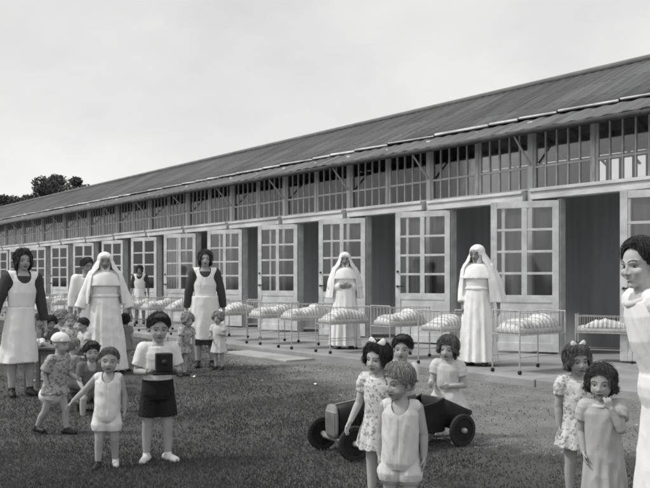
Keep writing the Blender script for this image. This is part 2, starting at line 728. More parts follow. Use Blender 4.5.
# pale flashing, one board after another, each dipping a little at one end
mb = MB()
x = S0
while x < S1:
    ln = random.choice((.62, .85, 1.1, 1.25)) * random.uniform(.9, 1.1)
    tl = random.uniform(.007, .024)
    Rm = Matrix.Rotation(random.uniform(.008, .03), 3, 'Y') @ Matrix.Rotation(-.5, 3, 'X')
    mb.box((x + ln / 2, WL - .02, roof_z(WL) - .012), (ln - random.uniform(.01, .05), .03, tl * 2), Rm)
    x += ln
mb.build('flashing', M['flash'], rf, smooth=False)
# gutter
mb = MB()
x = S0
while x < S1:
    mb.cap((x, EAVE - .03, ZE - .045 + random.uniform(-.012, .012)), .045, (x + 2.3, EAVE - .03, ZE - .045 + random.uniform(-.012, .012)), .045, 10)
    x += 2.35
mb.build('gutter', M['dark_wood'], rf)
# rafters under the eave and inside
mb = MB()
x = S0 + .4
while x < S1:
    for (pa, pb) in ((WALL + .12, RIDGE), (BACK + .3, RIDGE)):
        mb.cap((x, pa, roof_z(pa) - .20), .035, (x, pb, roof_z(pb) - .20), .035, 6)
    x += .78
mb.build('rafter', M['rafter'], rf)['kind'] = 'stuff'
mb = MB()
for p in (WALL + .3, 12.4, 13.3, 15.2):
    mb.span((S0, p - .04, roof_z(p) - .28), (S1, p + .04, roof_z(p) - .2))
mb.build('purlin', M['rafter'], rf, smooth=False)
V = [(x, p, roof_z(p) - .135) for p in (WALL + .09, RIDGE, BACK - .06) for x in (S0 + .06, S1 - .06)]
mesh_obj('roof_lining', V, [(0, 1, 3, 2), (2, 3, 5, 4)], M['lining'], rf, smooth=False)  # pale sheet added under the roof to brighten the interior behind the clerestory

nb = int(round((S1 - S0) / BAY))
posts = [S0 + BAY * i for i in range(nb + 1)]
# make sure a post falls at POST0
off = (POST0 - posts[0]) / BAY
posts = [p + (off - round(off)) * BAY for p in posts]

# interior
mb = MB()
mb.span((S0, WALL - .07, 0), (S1, BACK, PZ + .002))
mb.build('inner_floor', M['innerfloor'], pav, smooth=False)
# back wall with high openings towards the sky
op = [(-17.95, -16.75), (-20.1, -19.2), (-23.9, -22.6), (-10.6, -9.3), (-30.1, -29.2), (-33.0, -32.4), (-37.5, -36.6), (-3.5, -2.4)]
op = sorted(op)
mb = MB()
mb.span((S0, BACK - .05, PZ), (S1, BACK + .05, 2.85))
x = S0
while x < S1:                      # ribbon of unseen openings, added to let light into the upper interior
    mb.span((x, BACK - .048, 2.85), (x + .12, BACK + .048, 3.5))
    x += 1.175
mb.span((S0, BACK - .052, 3.44), (S1, BACK + .052, 3.5))
x = S0
for a, b in op:
    mb.span((x, BACK - .05, 3.5), (a, BACK + .05, 4.16))
    mb.span((a, BACK - .05, 4.06), (b, BACK + .05, 4.16))
    x = b
mb.span((x, BACK - .05, 3.5), (S1, BACK + .05, 4.16))
mb.build('back_wall', M['inner'], pav, smooth=False)
for a, b in op:
    mb = MB()
    nb_ = 4 if b - a > 1 else 3
    for i in range(nb_ + 1):
        xx = a + (b - a) * i / nb_
        mb.span((xx - .03, BACK - .03, 3.5), (xx + .03, BACK + .03, 4.06))
    mb.span((a, BACK - .028, 3.5), (b, BACK + .028, 3.56))
    mb.build('rear_window', M['dark_wood'], pav, smooth=False)
# gable ends
for xx in (S0, S1):
    mb = MB()
    prof = [(WALL, 0), (BACK, 0), (BACK, roof_z(BACK) - .03), (RIDGE, ZR - .03), (WALL, roof_z(WALL) - .03)]
    V = [(xx - .05, p, z) for p, z in prof] + [(xx + .05, p, z) for p, z in prof]
    k = len(prof)
    mb.add(V, [tuple(range(k)), tuple(range(k, 2 * k))[::-1]] + [(i, (i + 1) % k, k + (i + 1) % k, k + i) for i in range(k)])
    mb.build('gable_wall', M['inner'], pav, smooth=False)
# inner cross walls (the wards)
for xx in (-40.2, -27.1, -14.0, -4.4):
    mb = MB()
    mb.span((xx - .05, 12.46, PZ), (xx + .05, BACK - .06, 2.75))
    mb.build('inner_wall', M['inner'], pav, smooth=False)
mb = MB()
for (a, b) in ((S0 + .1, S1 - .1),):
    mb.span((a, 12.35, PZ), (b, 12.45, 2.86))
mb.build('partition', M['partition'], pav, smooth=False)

# one clerestory window, copied
WZ0, WZ1 = 2.792, roof_z(WALL) - .1
HB = BAY / 2


def clerestory():
    mb = MB()
    wv = HB - .1
    h = WZ1 - WZ0
    for i in range(6):
        xx = -wv / 2 + wv * i / 5
        t = .011 if 0 < i < 5 else .022
        mb.span((xx - t, -.02, 0), (xx + t, .02, h))
    for z in (0.03, h * .36, h - .03):
        mb.span((-wv / 2 - .02, -.018, z - .016), (wv / 2 + .02, .018, z + .016))
    o = mb.build('clerestory_window', M['bar'], pav, smooth=False)
    g = MB()
    g.span((-wv / 2, -.003, .02), (wv / 2, .003, h - .02))
    g.build('pane', M['glass'], o, smooth=False)
    return o


DW, DH = 1.10, 2.46


def door_leaf():
    """hinge at local x=0, the leaf runs to -x; outside face towards -y"""
    mb = MB()
    st = .105
    th = .022
    mb.span((-st, -th, 0), (0, th, DH))
    mb.span((-DW, -th, 0), (-DW + st, th, DH))
    mb.span((-DW + st, -th + .002, DH - .11), (-st, th - .002, DH))
    mb.span((-DW + st, -th + .002, .80), (-st, th - .002, .92))
    mb.span((-DW + st, -th + .002, 0), (-st, th - .002, .14))
    mb.span((-DW / 2 - .045, -th + .004, .92), (-DW / 2 + .045, th - .004, DH - .11))
    hgt = (DH - .11 - .92)
    for i in range(1, 4):
        z = .92 + hgt * i / 4
        for (xa, xb) in ((-DW + st, -DW / 2 - .045), (-DW / 2 + .045, -st)):
            mb.span((xa, -th + .006, z - .02), (xb, th - .006, z + .02))
    o = mb.build('door', M['white_paint'], pav, smooth=False, bevel=.004)
    p = MB()
    p.span((-DW + st, -.009, .14), (-st, .009, .80))
    p.build('lower_panel', M['white_paint'], o, smooth=False)
    g = MB()
    g.span((-DW + st, -.003, .92), (-st, .003, DH - .11))
    g.build('pane', M['glass'], o, smooth=False)
    h = MB()
    h.cap((-DW + .05, -.02, 1.05), .020, (-DW + .05, -.055, 1.05), .020)
    h.cap((-DW + .05, -.055, 1.05), .012, (-DW + .13, -.055, 1.05), .012)
    h2 = MB()
    h2.cap((-DW + .05, -.02, 1.33), .024, (-DW + .05, -.03, 1.33), .022)
    h2.build('lock', M['dark_wood'], o)
    h.build('handle', M['dark_wood'], o)
    return o


proto_w = proto_d = proto_p = proto_s = proto_i = None
for k, sx in enumerate(posts):
    # post
    if proto_p is None:
        mb = MB()
        mb.span((-.05, -.05, PZ), (.05, .05, roof_z(WALL) - .04))
        proto_p = o = mb.build('post', M['post'], pav, smooth=False, bevel=.008)
    else:
        o = copy_tree(proto_p, pav)
    o.location = (sx, WALL - .03, 0)
    # strut from the post out to the eave
    if proto_s is None:
        mb = MB()
        mb.cap((0, WALL - .09, 3.22), .02, (0, EAVE + .08, ZE - .05), .018, 8)
        proto_s = o = mb.build('bracket', M['rafter'], pav)
    else:
        o = copy_tree(proto_s, pav)
    o.location = (sx + .02, 0, 0)
    if k == len(posts) - 1:
        break
    # lintel beam of the bay
    mb = MB()
    dz = random.uniform(-.015, .015)
    mb.span((sx + .07, WALL - .17, 2.62 + dz), (sx + BAY - .075, WALL + .02, 2.788))
    mb.span((sx + .075, WALL - .20, 2.745 + dz), (sx + BAY - .08, WALL - .172, 2.80 + dz))
    mb.build('lintel', M['beam'], pav, smooth=False, bevel=.01)
    # windows above
    for j in range(2):
        if proto_w is None:
            proto_w = o = clerestory()
        else:
            o = copy_tree(proto_w, pav)
        o.location = (sx + HB * (j + .5), WALL, WZ0)
    mb = MB()
    mb.span((sx + HB - .026, WALL - .05, WZ0), (sx + HB + .026, WALL + .03, WZ1 + .06))
    mb.build('mullion', M['white_paint'], pav, smooth=False)
    # dark boarding either side of the opening
    a, b = sx + .60, sx + .60 + 1.15
    mb = MB()
    mb.span((sx + .066, WALL - .03, PZ), (a - .071, WALL + .01, 2.618))
    mb.build('wall_board', M['infill'], pav, smooth=False)
    mb = MB()
    mb.span((b + .071, WALL - .03, PZ), (sx + BAY - .066, WALL + .01, 2.618))
    mb.build('wall_board', M['infill'], pav, smooth=False)
    mb = MB()
    mb.span((a - .07, WALL - .07, PZ), (a, WALL + .06, 2.617))
    mb.span((b, WALL - .07, PZ), (b + .07, WALL + .06, 2.617))
    mb.build('door_frame', M['white_paint'], pav, smooth=False, bevel=.004)
    if proto_d is None:
        proto_d = o = door_leaf()
    else:
        o = copy_tree(proto_d, pav)
    o.location = (a - .01, WALL - .10, PZ + .03)
    sw = random.uniform(21, 29) if sx > -22 else random.uniform(10, 20)
    o.rotation_euler = (0, 0, math.radians(sw))

# curtains hung in a few openings
first = None
for q, (sx, lab) in enumerate(((posts[[i for i, p in enumerate(posts) if abs(p - (POST0 - 6 * BAY)) < .1][0]], 'dark curtain hanging in folds in the doorway left of the long-haired nurse'),)):
    mb = MB()
    xs = np.linspace(0, 1.06, 80)
    V = []
    for z in (PZ + .05, 2.58):
        for t in (0, 1):
            yy = WALL + .12 + .035 * np.sin(xs * 34) + .012 * np.sin(xs * 71)
            V.append(np.stack([xs, yy + t * .008, np.full_like(xs, z)], 1))
    nn = len(xs)
    V = np.concatenate(V)
    F = []
    for (r0, r1) in ((0, 2), (3, 1)):
        F += [(r0 * nn + i, r0 * nn + i + 1, r1 * nn + i + 1, r1 * nn + i) for i in range(nn - 1)]
    mb.add(V, F)
    o = mb.build('curtain', M['greydress'])
    o.location = (sx + .645, 0, 0)
    tag(o, lab, 'curtain')


# ------------------------------------------------------------------ trees behind the far end
def tree(px, depth, top_z, rad, seed, label, m):
    r = np.random.default_rng(seed)
    base = at(px, depth)
    t = empty('tree', base, 0, label, 'tree', 'trees behind the far end of the pavilion')
    mb = MB()
    hz = top_z
    mb.chain([(0, 0, 0), (.2, 0, hz * .3), (0, .2, hz * .55), (.1, .1, hz * .8)], [hz * .03, hz * .024, hz * .016, hz * .006])
    cl = []
    for i in range(34):
        a = r.uniform(0, 6.28)
        zz = r.uniform(.35, .95)
        rr = rad * math.sqrt(max(0.05, 1 - ((zz - .58) / .42) ** 2)) * r.uniform(.35, .95)
        c = np.array((math.cos(a) * rr, math.sin(a) * rr, hz * zz))
        cl.append((c, rad * r.uniform(.16, .33)))
        if i % 3 == 0:
            mb.cap((0, 0, hz * (zz - .22)), hz * .009, c, hz * .003, 6)
    mb.build('trunk', M['bark'], t)
    V, F = [], []
    for c, cr_ in cl:
        nleaf = 420
        d = r.normal(size=(nleaf, 3))
        d /= np.linalg.norm(d, axis=1)[:, None]
        P = c + d * (cr_ * r.uniform(.45, 1.0, nleaf) ** .6)[:, None] * np.array((1, 1, .8))
        for p in P:
            a = r.normal(size=3)
            a /= np.linalg.norm(a)
            b = np.cross(a, r.normal(size=3))
            b /= np.linalg.norm(b)
            s = rad * r.uniform(.025, .05)
            k = len(V)
            V += [p - a * s, p + b * s * .6, p + a * s, p - b * s * .6]
            F.append((k, k + 1, k + 2, k + 3))
    mesh_obj('crown', V, F, m, t, smooth=False)
    return t


tree(63, 78, 11.7, 3.5, 1, 'tallest rounded dark tree rising behind the roof end', M['leaf'])
tree(47, 84, 11.2, 3.4, 2, 'rounded dark tree touching the tallest tree on its left', M['leaf'])
tree(31, 88, 10.6, 3.6, 3, 'lower tree with paler leaves in the middle of the far tree line', M['leaf2'])
tree(13, 86, 10.5, 3.6, 4, 'small dark tree second from the left edge of the sky', M['leaf'])
tree(-4, 82, 9.9, 3.6, 5, 'leftmost low tree cut by the edge of the view', M['leaf2'])
tree(84, 80, 9.9, 2.2, 6, 'low tree just showing above the roof ridge beside the tallest tree', M['leaf'])


# ------------------------------------------------------------------ cots
def cot(loaf_seed):
    t = empty('cot', (0, 0, 0))
    Wd, Ln, Ht = .42, .86, .81
    mb = MB()
    r = .0095
    x, l = Wd / 2, Ln
    # end frames (front end is the taller one, as seen on the platform edge)
    for yy, hh in ((0, Ht), (l, Ht - .02)):
        mb.tube([(-x, yy, .05), (-x, yy, hh), (x, yy, hh), (x, yy, .05)], r)
        mb.cap((-x, yy, .50), r * .8, (x, yy, .50), r * .8, 6)
        for i in range(1, 6):
            xx = -x + Wd * i / 6
            mb.cap((xx, yy, .50), .0042, (xx, yy, hh), .0042, 6)
    for sx in (-x, x):
        mb.cap((sx, 0, Ht - .03), r * .6, (sx, l, Ht - .04), r * .6, 6)
        mb.cap((sx, 0, .50), r * .9, (sx, l, .50), r * .9, 6)
        mb.cap((sx, 0, .22), r * .7, (sx, l, .22), r * .7, 6)
        for i in range(1, 12):
            yy = l * i / 12
            mb.cap((sx, yy, .50), .0036, (sx, yy, Ht - .03), .0036, 6)
    mb.build('frame', M['iron'], t)
    m2 = MB()
    m2.box((0, l / 2, .545), (Wd - .035, l - .04, .085))
    m2.build('mattress', M['mattress'], t, bevel=.03)
    # child's bulging cover, low at the front, rounded
    rr = np.random.default_rng(loaf_seed)
    rings = []
    nseg = 20
    for q in range(22):
        tt = q / 21
        yy = .025 + tt * (l - .05)
        env = math.sqrt(max(0, 1 - (2 * tt - 1) ** 8))
        hgt = (.07 + (.065 + .012 * (loaf_seed % 4)) * math.sin(min(1, tt * 1.15) * math.pi * .62) + .03 * math.sin(tt * 8 + loaf_seed) + .012 * math.sin(tt * 23 + loaf_seed * 2)) * env
        wd = (Wd / 2 - .022) * (.55 + .45 * env)
        ring = []
        for j in range(nseg):
            a = 2 * math.pi * j / nseg
            sx, sz = math.cos(a), math.sin(a)
            px_ = math.copysign(abs(sx) ** .7, sx) * wd
            pz = .575 + (hgt * max(0, sz) ** .8 if sz > 0 else .01 * sz)
            pz += (.010 * math.sin(yy * 47 + a * 1.5 + loaf_seed) + .008 * math.sin(yy * 21 - a * 3)) * max(0, sz)
            ring.append((px_, yy, pz))
        rings.append(np.array(ring))
    m3 = MB()
    m3.loft(rings)
    m3.build('blanket', M['striped'], t)
    for sx in (-x, x):
        for yy in (0, l):
            c = MB()
            c.cap((sx - .011, yy, .028), .027, (sx + .011, yy, .028), .027, 14, round_=False)
            c.build('castor', M['castor'], t)
    return t


cots = [cot(1), cot(4), cot(8), cot(11), cot(14)]
CG = 'cots lined up along the platform'
cot_lab = {
    0: 'metal cot with white cover just right of the nun nearest the right doors',
    1: 'metal cot half hidden behind the nun nearest the right doors',
    2: 'metal cot with white bulging cover above the heads of the children at the toy car',
    3: 'metal cot standing in front of the nun with folded hands',
    4: 'metal cot just left of the nun with folded hands',
    5: 'metal cot second to the left of the nun with folded hands',
    6: 'metal cot between the long-haired nurse and the open door right of her',
}
used = [0] * 5
pos_cot = [-6.58, -7.9, -8.95, -10.28, -11.35, -12.5] + [-13.65 - 1.15 * i for i in range(24)]
for i, sx in enumerate(pos_cot):
    q = i % 5
    if used[q] == 0:
        c = cots[q]
    else:
        c = copy_tree(cots[q])
    used[q] = 1
    c.location = (sx, 8.22 + random.uniform(-.05, .09), PZ)
    c.rotation_euler = (0, 0, random.uniform(-.09, .09))
    c.scale = (random.uniform(.95, 1.08), random.uniform(.96, 1.06), random.uniform(.95, 1.04))
    tag(c, cot_lab.get(i, 'white-covered metal cot in the far row, behind the left nurses and children'), 'cot', CG)
c = copy_tree(cots[1])
c.location = at(577, 11.9, PZ) + Vector((0, 0, 0))
c.rotation_euler = (0, 0, math.radians(-62))
c.scale = (.9, .9, .86)
tag(c, 'metal cot turned sideways in the dark doorway beside the smiling nurse', 'cot', CG)


# ------------------------------------------------------------------ people
def lerp(a, b, t):
    return a + (b - a) * t


def v3(*a):
    return np.array(a, float)


def unit(a):
    a = np.array(a, float)
    return a / max(1e-9, np.linalg.norm(a))


def rotm(yaw=0, pitch=0, roll=0):
    """degrees; pitch > 0 looks / leans down (towards -y), yaw > 0 turns towards +x"""
    return np.array((Matrix.Rotation(math.radians(yaw), 3, 'Z') @ Matrix.Rotation(math.radians(pitch), 3, 'X') @ Matrix.Rotation(math.radians(roll), 3, 'Y')))


def tube_ribbon(mb, B, w_, seg=4):
    """thin tapering strand along the points B"""
    n = len(B)
    T = np.gradient(B, axis=0)
    T /= np.maximum(1e-9, np.linalg.norm(T, axis=1))[:, None]
    up = np.where(np.abs(T[:, 2:3]) > .9, np.array([[1., 0, 0]]), np.array([[0, 0, 1.]]))
    A = np.cross(T, up)
    A /= np.maximum(1e-9, np.linalg.norm(A, axis=1))[:, None]
    C = np.cross(T, A)
    r = w_ * (1 - .85 * np.linspace(0, 1, n) ** 2)
    rings = [B + (A * math.cos(a) + C * math.sin(a)) * r[:, None] for a in np.arange(seg) * 2 * math.pi / seg]
    V = np.stack(rings, 1).reshape(-1, 3)
    F = [(i * seg + j, i * seg + (j + 1) % seg, (i + 1) * seg + (j + 1) % seg, (i + 1) * seg + j) for i in range(n - 1) for j in range(seg)]
    mb.add(V, F)


class Fig:
    """a person: faces -y, own left hand towards +x, feet on z = 0. k = 0 toddler .. 1 adult"""

    def __init__(f, label, pos, H, k, yaw=0, skin='skin', arms=None, legs=None, lean=(0, 0, 0), head=(0, 0, 0),
                 pelvis=None, cat='child', group=None, dist=6, girth=1.0, smile=False, hands=(.45, .45), shoes=None, footyaw=(8, -8)):
        f.H, f.k, f.dist, f.girth = H, k, dist, girth
        f.vox = min(.009, max(.0034, dist * .00085))
        f.root_pos = pos
        f.label, f.cat, f.group = label, cat, group
        d = -Vector((pos.x, pos.y, 0))
        f.rz = math.atan2(d.x, -d.y) + math.radians(yaw)
        f.skin = skin
        hh = f.hh = H * lerp(.205, .136, k)
        f.sh_z = H * lerp(.755, .826, k)
        f.hip_z = H * lerp(.425, .515, k)
        f.th = H * lerp(.195, .24, k)
        f.shn = H * lerp(.19, .235, k)
        f.ua = H * lerp(.155, .178, k)
        f.fa = H * lerp(.125, .15, k)
        f.hl = H * lerp(.105, .108, k)
        f.shw = H * lerp(.112, .108, k)
        f.hpw = H * lerp(.052, .05, k)
        f.girth = girth
        dz = 0 if pelvis is None else pelvis * 1.0 - f.hip_z
        f.pel = v3(0, 0, f.hip_z + dz)
        f.lean = lean
        f.U = rotm(lean[1], lean[0], lean[2])         # lean = (forward, twist, sideways)
        f.dz = dz
        # legs
        f.knee, f.ank, f.fdir = {}, {}, {}
        legs = legs or {}
        f.hip = {}
        for s, sg in (('L', 1), ('R', -1)):
            f.hip[s] = f.pel + v3(sg * f.hpw, 0, -.01 * H)
            a, b = legs.get(s, ((sg * .03, -.02, -1), (sg * .02, .03, -1)))
            f.knee[s] = f.hip[s] + unit(a) * f.th
            f.ank[s] = f.knee[s] + unit(b) * f.shn
            fy = math.radians(footyaw[0] if s == 'L' else footyaw[1])
            f.fdir[s] = v3(math.sin(fy), -math.cos(fy), 0)
        if pelvis is None:
            low = min(f.ank['L'][2], f.ank['R'][2])
            sh = v3(0, 0, H * .04 - low)
            f.pel = f.pel + sh
            f.dz = f.pel[2] - f.hip_z
            for dct in (f.hip, f.knee, f.ank):
                for s in dct:
                    dct[s] = dct[s] + sh
        # arms
        f.sho, f.elb, f.wri, f.ad = {}, {}, {}, {}
        arms = arms or {}
        for s, sg in (('L', 1), ('R', -1)):
            f.sho[s] = f.up(v3(sg * f.shw * .86, .01 * H, f.sh_z - .012 * H))
            a, b = (arms.get(s) or ((sg * .22, .05, -1), (sg * .08, -.18, -1)))[:2]
            f.elb[s] = f.sho[s] + f.U @ unit(a) * f.ua
            f.wri[s] = f.elb[s] + f.U @ unit(b) * f.fa
            f.ad[s] = f.U @ unit(b)
        f.armspec = arms
        f.handcurl = hands
        # head
        f.nk = f.up(v3(0, .012 * H, f.sh_z + .01 * H))
        f.HR = rotm(*head)
        f.hc = f.up(v3(0, -.005 * H, H - hh)) # chin level point
        f.smile = smile
        f.shoes = shoes
        f.make_body()

    def up(f, p):
        """upper-body point (rest pose) -> leaned"""
        b = v3(0, 0, f.hip_z)
        return f.pel + f.U @ (np.array(p) - b)

    def hd(f, x, y, z):
        """head-local units (z 0 chin .. 1 top) -> body space"""
        piv = v3(0, .1, .12)
        return f.hc + f.hh * (f.HR @ (v3(x, y, z) - piv) + piv)

    def torso_prof(f):
        H, g, k = f.H, f.girth, f.k
        T = [(-.12, .082, .075), (0, lerp(.096, .098, k), lerp(.085, .078, k)), (.3, lerp(.096, .076, k), lerp(.086, .064, k)),
             (.62, lerp(.095, .088, k), lerp(.08, .072, k)), (.86, lerp(.098, .092, k), lerp(.07, .062, k)), (1.0, .075, .05), (1.08, .04, .04)]
        out = []
        for t, rx, ry in T:
            z = f.hip_z + t * (f.sh_z - f.hip_z)
            out.append((z, rx * H * g, ry * H * g))
        return out

    def torso(f, mb, off=0.0, zlo=-9, zhi=9, seg=24):
        rings = []
        for z, rx, ry in f.torso_prof():
            t = (z - f.hip_z) / (f.sh_z - f.hip_z)
            if t < zlo or t > zhi:
                continue
            rings.append(np.array([f.up(((rx + off) * math.cos(a), .006 * f.H + (ry + off) * math.sin(a), z)) for a in np.linspace(0, 2 * math.pi, seg, endpoint=False)]))
        mb.loft(rings)

    def make_body(f):
        H, k, hh = f.H, f.k, f.hh
        q_ = np.random.default_rng(abs(hash(f.label[:7] + str(len(f.label)))) % 1 + len(f.label) * 7 + int(H * 1000))
        vj, vn, vw, vc = q_.uniform(-.03, .03), q_.uniform(-.02, .02), q_.uniform(.94, 1.06), q_.uniform(-.015, .02)
        mb = MB()
        f.torso(mb)
        # neck and shoulders
        nr = H * lerp(.036, .033, k)
        mb.cap(f.nk - v3(0, 0, .02 * H), nr * 1.15, f.hd(0, .08, .25), nr, 14)
        for s in 'LR':
            mb.cap(f.up((0, .01 * H, f.sh_z - .004 * H)), .035 * H, f.sho[s], lerp(.036, .037, k) * H)
            mb.cap(f.sho[s], lerp(.036, .036, k) * H, f.elb[s], lerp(.027, .025, k) * H)
            mid = f.elb[s] * .7 + f.wri[s] * .3
            mb.cap(f.elb[s], lerp(.026, .024, k) * H, mid, lerp(.027, .024, k) * H)
            mb.cap(mid, lerp(.027, .024, k) * H, f.wri[s], lerp(.019, .0155, k) * H)
            f.hand(mb, s)
            # leg
            mb.cap(f.hip[s], .056 * H, f.knee[s], lerp(.037, .034, k) * H, 14)
            m2 = f.knee[s] * .65 + f.ank[s] * .35 + v3(0, .008 * H, 0)
            mb.cap(f.knee[s], lerp(.036, .033, k) * H, m2, lerp(.036, .034, k) * H, 14)
            mb.cap(m2, lerp(.036, .034, k) * H, f.ank[s], lerp(.024, .02, k) * H, 14)
            f.foot(mb, s, 0)
        # head
        R = f.HR

        def E(c, r, **kw):
            mb.ell(f.hd(*c), [q * hh for q in r], R, **kw)
        wide = lerp(1.06, .94, k) * vw
        E((0, .06, .62), (.36 * wide, .42, .375), seg=26, rows=18)
        E((0, -.10, .40), (.30 * wide, .29, .34), seg=24, rows=16)
        E((0, -.12, .22), ((.235 + vj) * wide, .235, .20))
        E((0, -.255 + vn, .075 + vj * .3), (.10 + vj, .09, .075))
        for sg in (-1, 1):
            E((sg * .17, lerp(-.225, -.235, k), lerp(.30, .34, k)), (lerp(.135, .115, k) + vc, lerp(.115, .10, k) + vc, lerp(.13, .12, k)))
            E((sg * .37 * wide, .06, .44), (.035, .085, .12))
            mb.cap(f.hd(sg * .06, lerp(-.33, -.35, k), .585), .055 * hh, f.hd(sg * .22, lerp(-.265, -.285, k), .585), .05 * hh)
            mb.ell(f.hd(sg * .05, -.40, .335), [.042 * hh, .045 * hh, .036 * hh], R)
        mb.cap(f.hd(0, -.375, .52), .035 * hh, f.hd(0, lerp(-.41, -.455, k), lerp(.375, .36, k) + vn), (lerp(.045, .048, k) + vn * .4) * hh)
        sw, sz = (.135, .035) if f.smile else (.09, 0)
        for sg in (-1, 1):
            mb.cap(f.hd(sg * sw, -.345 + (.03 if f.smile else 0), .225 + sz), .026 * hh, f.hd(0, -.375, .235), .032 * hh)
            if f.smile:
                E((sg * .19, -.26, .37), (.12, .10, .10))
        mb.cap(f.hd(-.06, -.345, .185), .03 * hh, f.hd(.06, -.345, .185), .03 * hh)
        V, F = remesh(mb, f.vox, 5)
        # sockets, mouth line
        iv = np.linalg.inv(R)
        piv = v3(0, .1, .12)
        hl = ((V - f.hc) / hh - piv) @ iv.T + piv
        # soften the modelled face
        ed = np.array([(a, b) for fc in F for a, b in zip(fc, fc[1:] + fc[:1])])
        hm = (hl[:, 2] > -.05) & (np.abs(hl[:, 0]) < .34) & (hl[:, 1] < .1)
        ed = ed[hm[ed[:, 0]]]
        cnt = np.bincount(ed[:, 0], minlength=len(V))[:, None]
        for _ in range(int(lerp(4, 9, min(1, .0045 / f.vox)))):
            acc = np.zeros_like(V)
            for ax_ in range(3):
                acc[:, ax_] = np.bincount(ed[:, 0], V[ed[:, 1], ax_], minlength=len(V))
            V[hm] += .5 * (acc[hm] / np.maximum(1, cnt[hm]) - V[hm])
        hl = ((V - f.hc) / hh - piv) @ iv.T + piv
        disp = np.zeros(len(V))
        for sg in (-1, 1):
            q = (hl - v3(sg * .145, -.33, .487)) / v3(.085, .16, .05)
            disp += .045 * np.exp(-(q ** 2).sum(1))
        q = (hl - v3(0, -.37, .207)) / v3(.11, .10, .014)
        disp += .022 * np.exp(-(q ** 2).sum(1))
        V = V + (disp * hh)[:, None] * (R @ v3(0, 1, 0))
        hl[:, 1] += disp
        cen = np.array([hl[fc].mean(0) for fc in F])
        mi = np.zeros(len(F), int)
        face = cen[:, 1] < -.2
        lipm = face & (np.abs(cen[:, 0]) < .115) & (np.abs(cen[:, 2] - .21 - .25 * cen[:, 0] ** 2) < .042 * (1.1 - np.abs(cen[:, 0]) / .14))
        mi[lipm] = 1
        lin = face & (np.abs(cen[:, 0]) < (.13 if f.smile else .09)) & (np.abs(cen[:, 2] - .208 - (1.6 if f.smile else .5) * cen[:, 0] ** 2) < (.022 if f.smile else .012))
        mi[lin] = 3 if f.smile else 2
        for sg in (-1, 1):
            x = cen[:, 0] * sg
            br = face & (x > .05) & (x < .25) & (np.abs(cen[:, 2] - (.595 + .03 * np.sin((x - .05) / .2 * 3.1))) < .019)
            mi[br] = 2
        body = mesh_obj('person', V, F, [M[f.skin], M['lip'], M['brow'], M['teeth']], None, mi)
        body.location = f.root_pos
        body.rotation_euler = (0, 0, f.rz)
        tag(body, f.label, f.cat, f.group)
        f.body = body
        # eyes
        for sg in (-1, 1):
            e = MB()
            e.ell((0, 0, 0), (lerp(.082, .072, k) * hh, .06 * hh, lerp(.041, .036, k) * hh), R, 16, 12)
            e.xform(np.eye(3), f.hd(sg * .145, -.262, .487))
            me = e.build('eye', [M['eye_white'], M['iris']], body)
            ed = me.data
            c0 = f.hd(sg * .145, -.262, .487)
            for p in ed.polygons:
                q = iv @ (np.array(p.center) - c0) / hh
                if abs(q[0]) < .036 and q[1] < 0 or q[2] > .019:
                    p.material_index = 1
        if f.shoes:
            for s in 'LR':
                mm, nm = (f.shoes if not isinstance(f.shoes, dict) else f.shoes[s]), 'shoe'
                if mm is None:
                    continue
                m2 = MB()
                f.foot(m2, s, .006)
                Vs, Fs = remesh(m2, max(.0035, f.vox), 2)
                mesh_obj(nm, Vs, Fs, M[mm], body)

    def foot(f, mb, s, off):
        H = f.H
        a, d = f.ank[s], f.fdir[s]
        fl = H * .15
        z = a[2] - .04 * H
        b = v3(a[0], a[1], z)
        up = v3(0, 0, 1)
        mb.cap(b - d * fl * .2 + up * .022 * H, .021 * H + off, b + d * fl * .30 + up * .019 * H, .022 * H + off)
        mb.cap(b + d * fl * .28 + up * .019 * H, .022 * H + off, b + d * fl * .64 + up * .014 * H, .0175 * H + off)
        mb.cap(b - d * fl * .05 + up * .03 * H, .021 * H + off, a + (up * .0 if not off else up * .01 * H), .021 * H + off)

    def hand(f, mb, s):
        """palm, four unequal fingers bent at the knuckles, thumb from the side of the palm"""
        sg = 1 if s == 'L' else -1
        d = f.ad[s]
        spec = f.armspec.get(s) or ()
        n = f.U @ unit(spec[2]) if len(spec) > 2 else v3(-sg, 0, 0)
        n = unit(n - d * np.dot(n, d))
        t = np.cross(d, n)
        # the thumb side: forwards for a hanging arm
        if len(spec) > 3:
            if np.dot(t, f.U @ unit(spec[3])) < 0:
                t = -t
        elif np.dot(t, v3(0, -1, .35)) < 0:
            t = -t
        Lh = f.hl
        w = f.wri[s]
        curl = f.handcurl[0 if s == 'L' else 1]
        for off, fl in ((.15, .40), (.05, .45), (-.055, .42), (-.15, .33)):
            kn = w + d * Lh * (.52 - abs(off) * .25) + t * off * Lh * 1.15
            mb.cap(w + d * Lh * .08 + t * off * Lh * .7, .085 * Lh, kn, .072 * Lh, 8)
            q, dr = kn, unit(d + t * off * .5)
            ang = 0
            rad = .052 * Lh
            for seg, fr in enumerate((.45, .31, .24)):
                ang += curl * (.55, .75, .5)[seg] * (1 + (off < 0) * .25)
                dv_ = dr * math.cos(ang) + n * math.sin(ang)
                q2 = q + dv_ * fl * Lh * fr
                mb.cap(q, rad, q2, rad * .9, 8)
                q, rad = q2, rad * .9
        p0 = w + d * Lh * .16 + t * Lh * .13
        p1 = p0 + unit(d * .75 + t * .75 + n * .35) * Lh * .22
        p2 = p1 + unit(d * .9 + t * .25 + n * .45) * Lh * .19
        mb.cap(p0, .085 * Lh, p1, .062 * Lh, 8)
        mb.cap(p1, .06 * Lh, p2, .05 * Lh, 8)

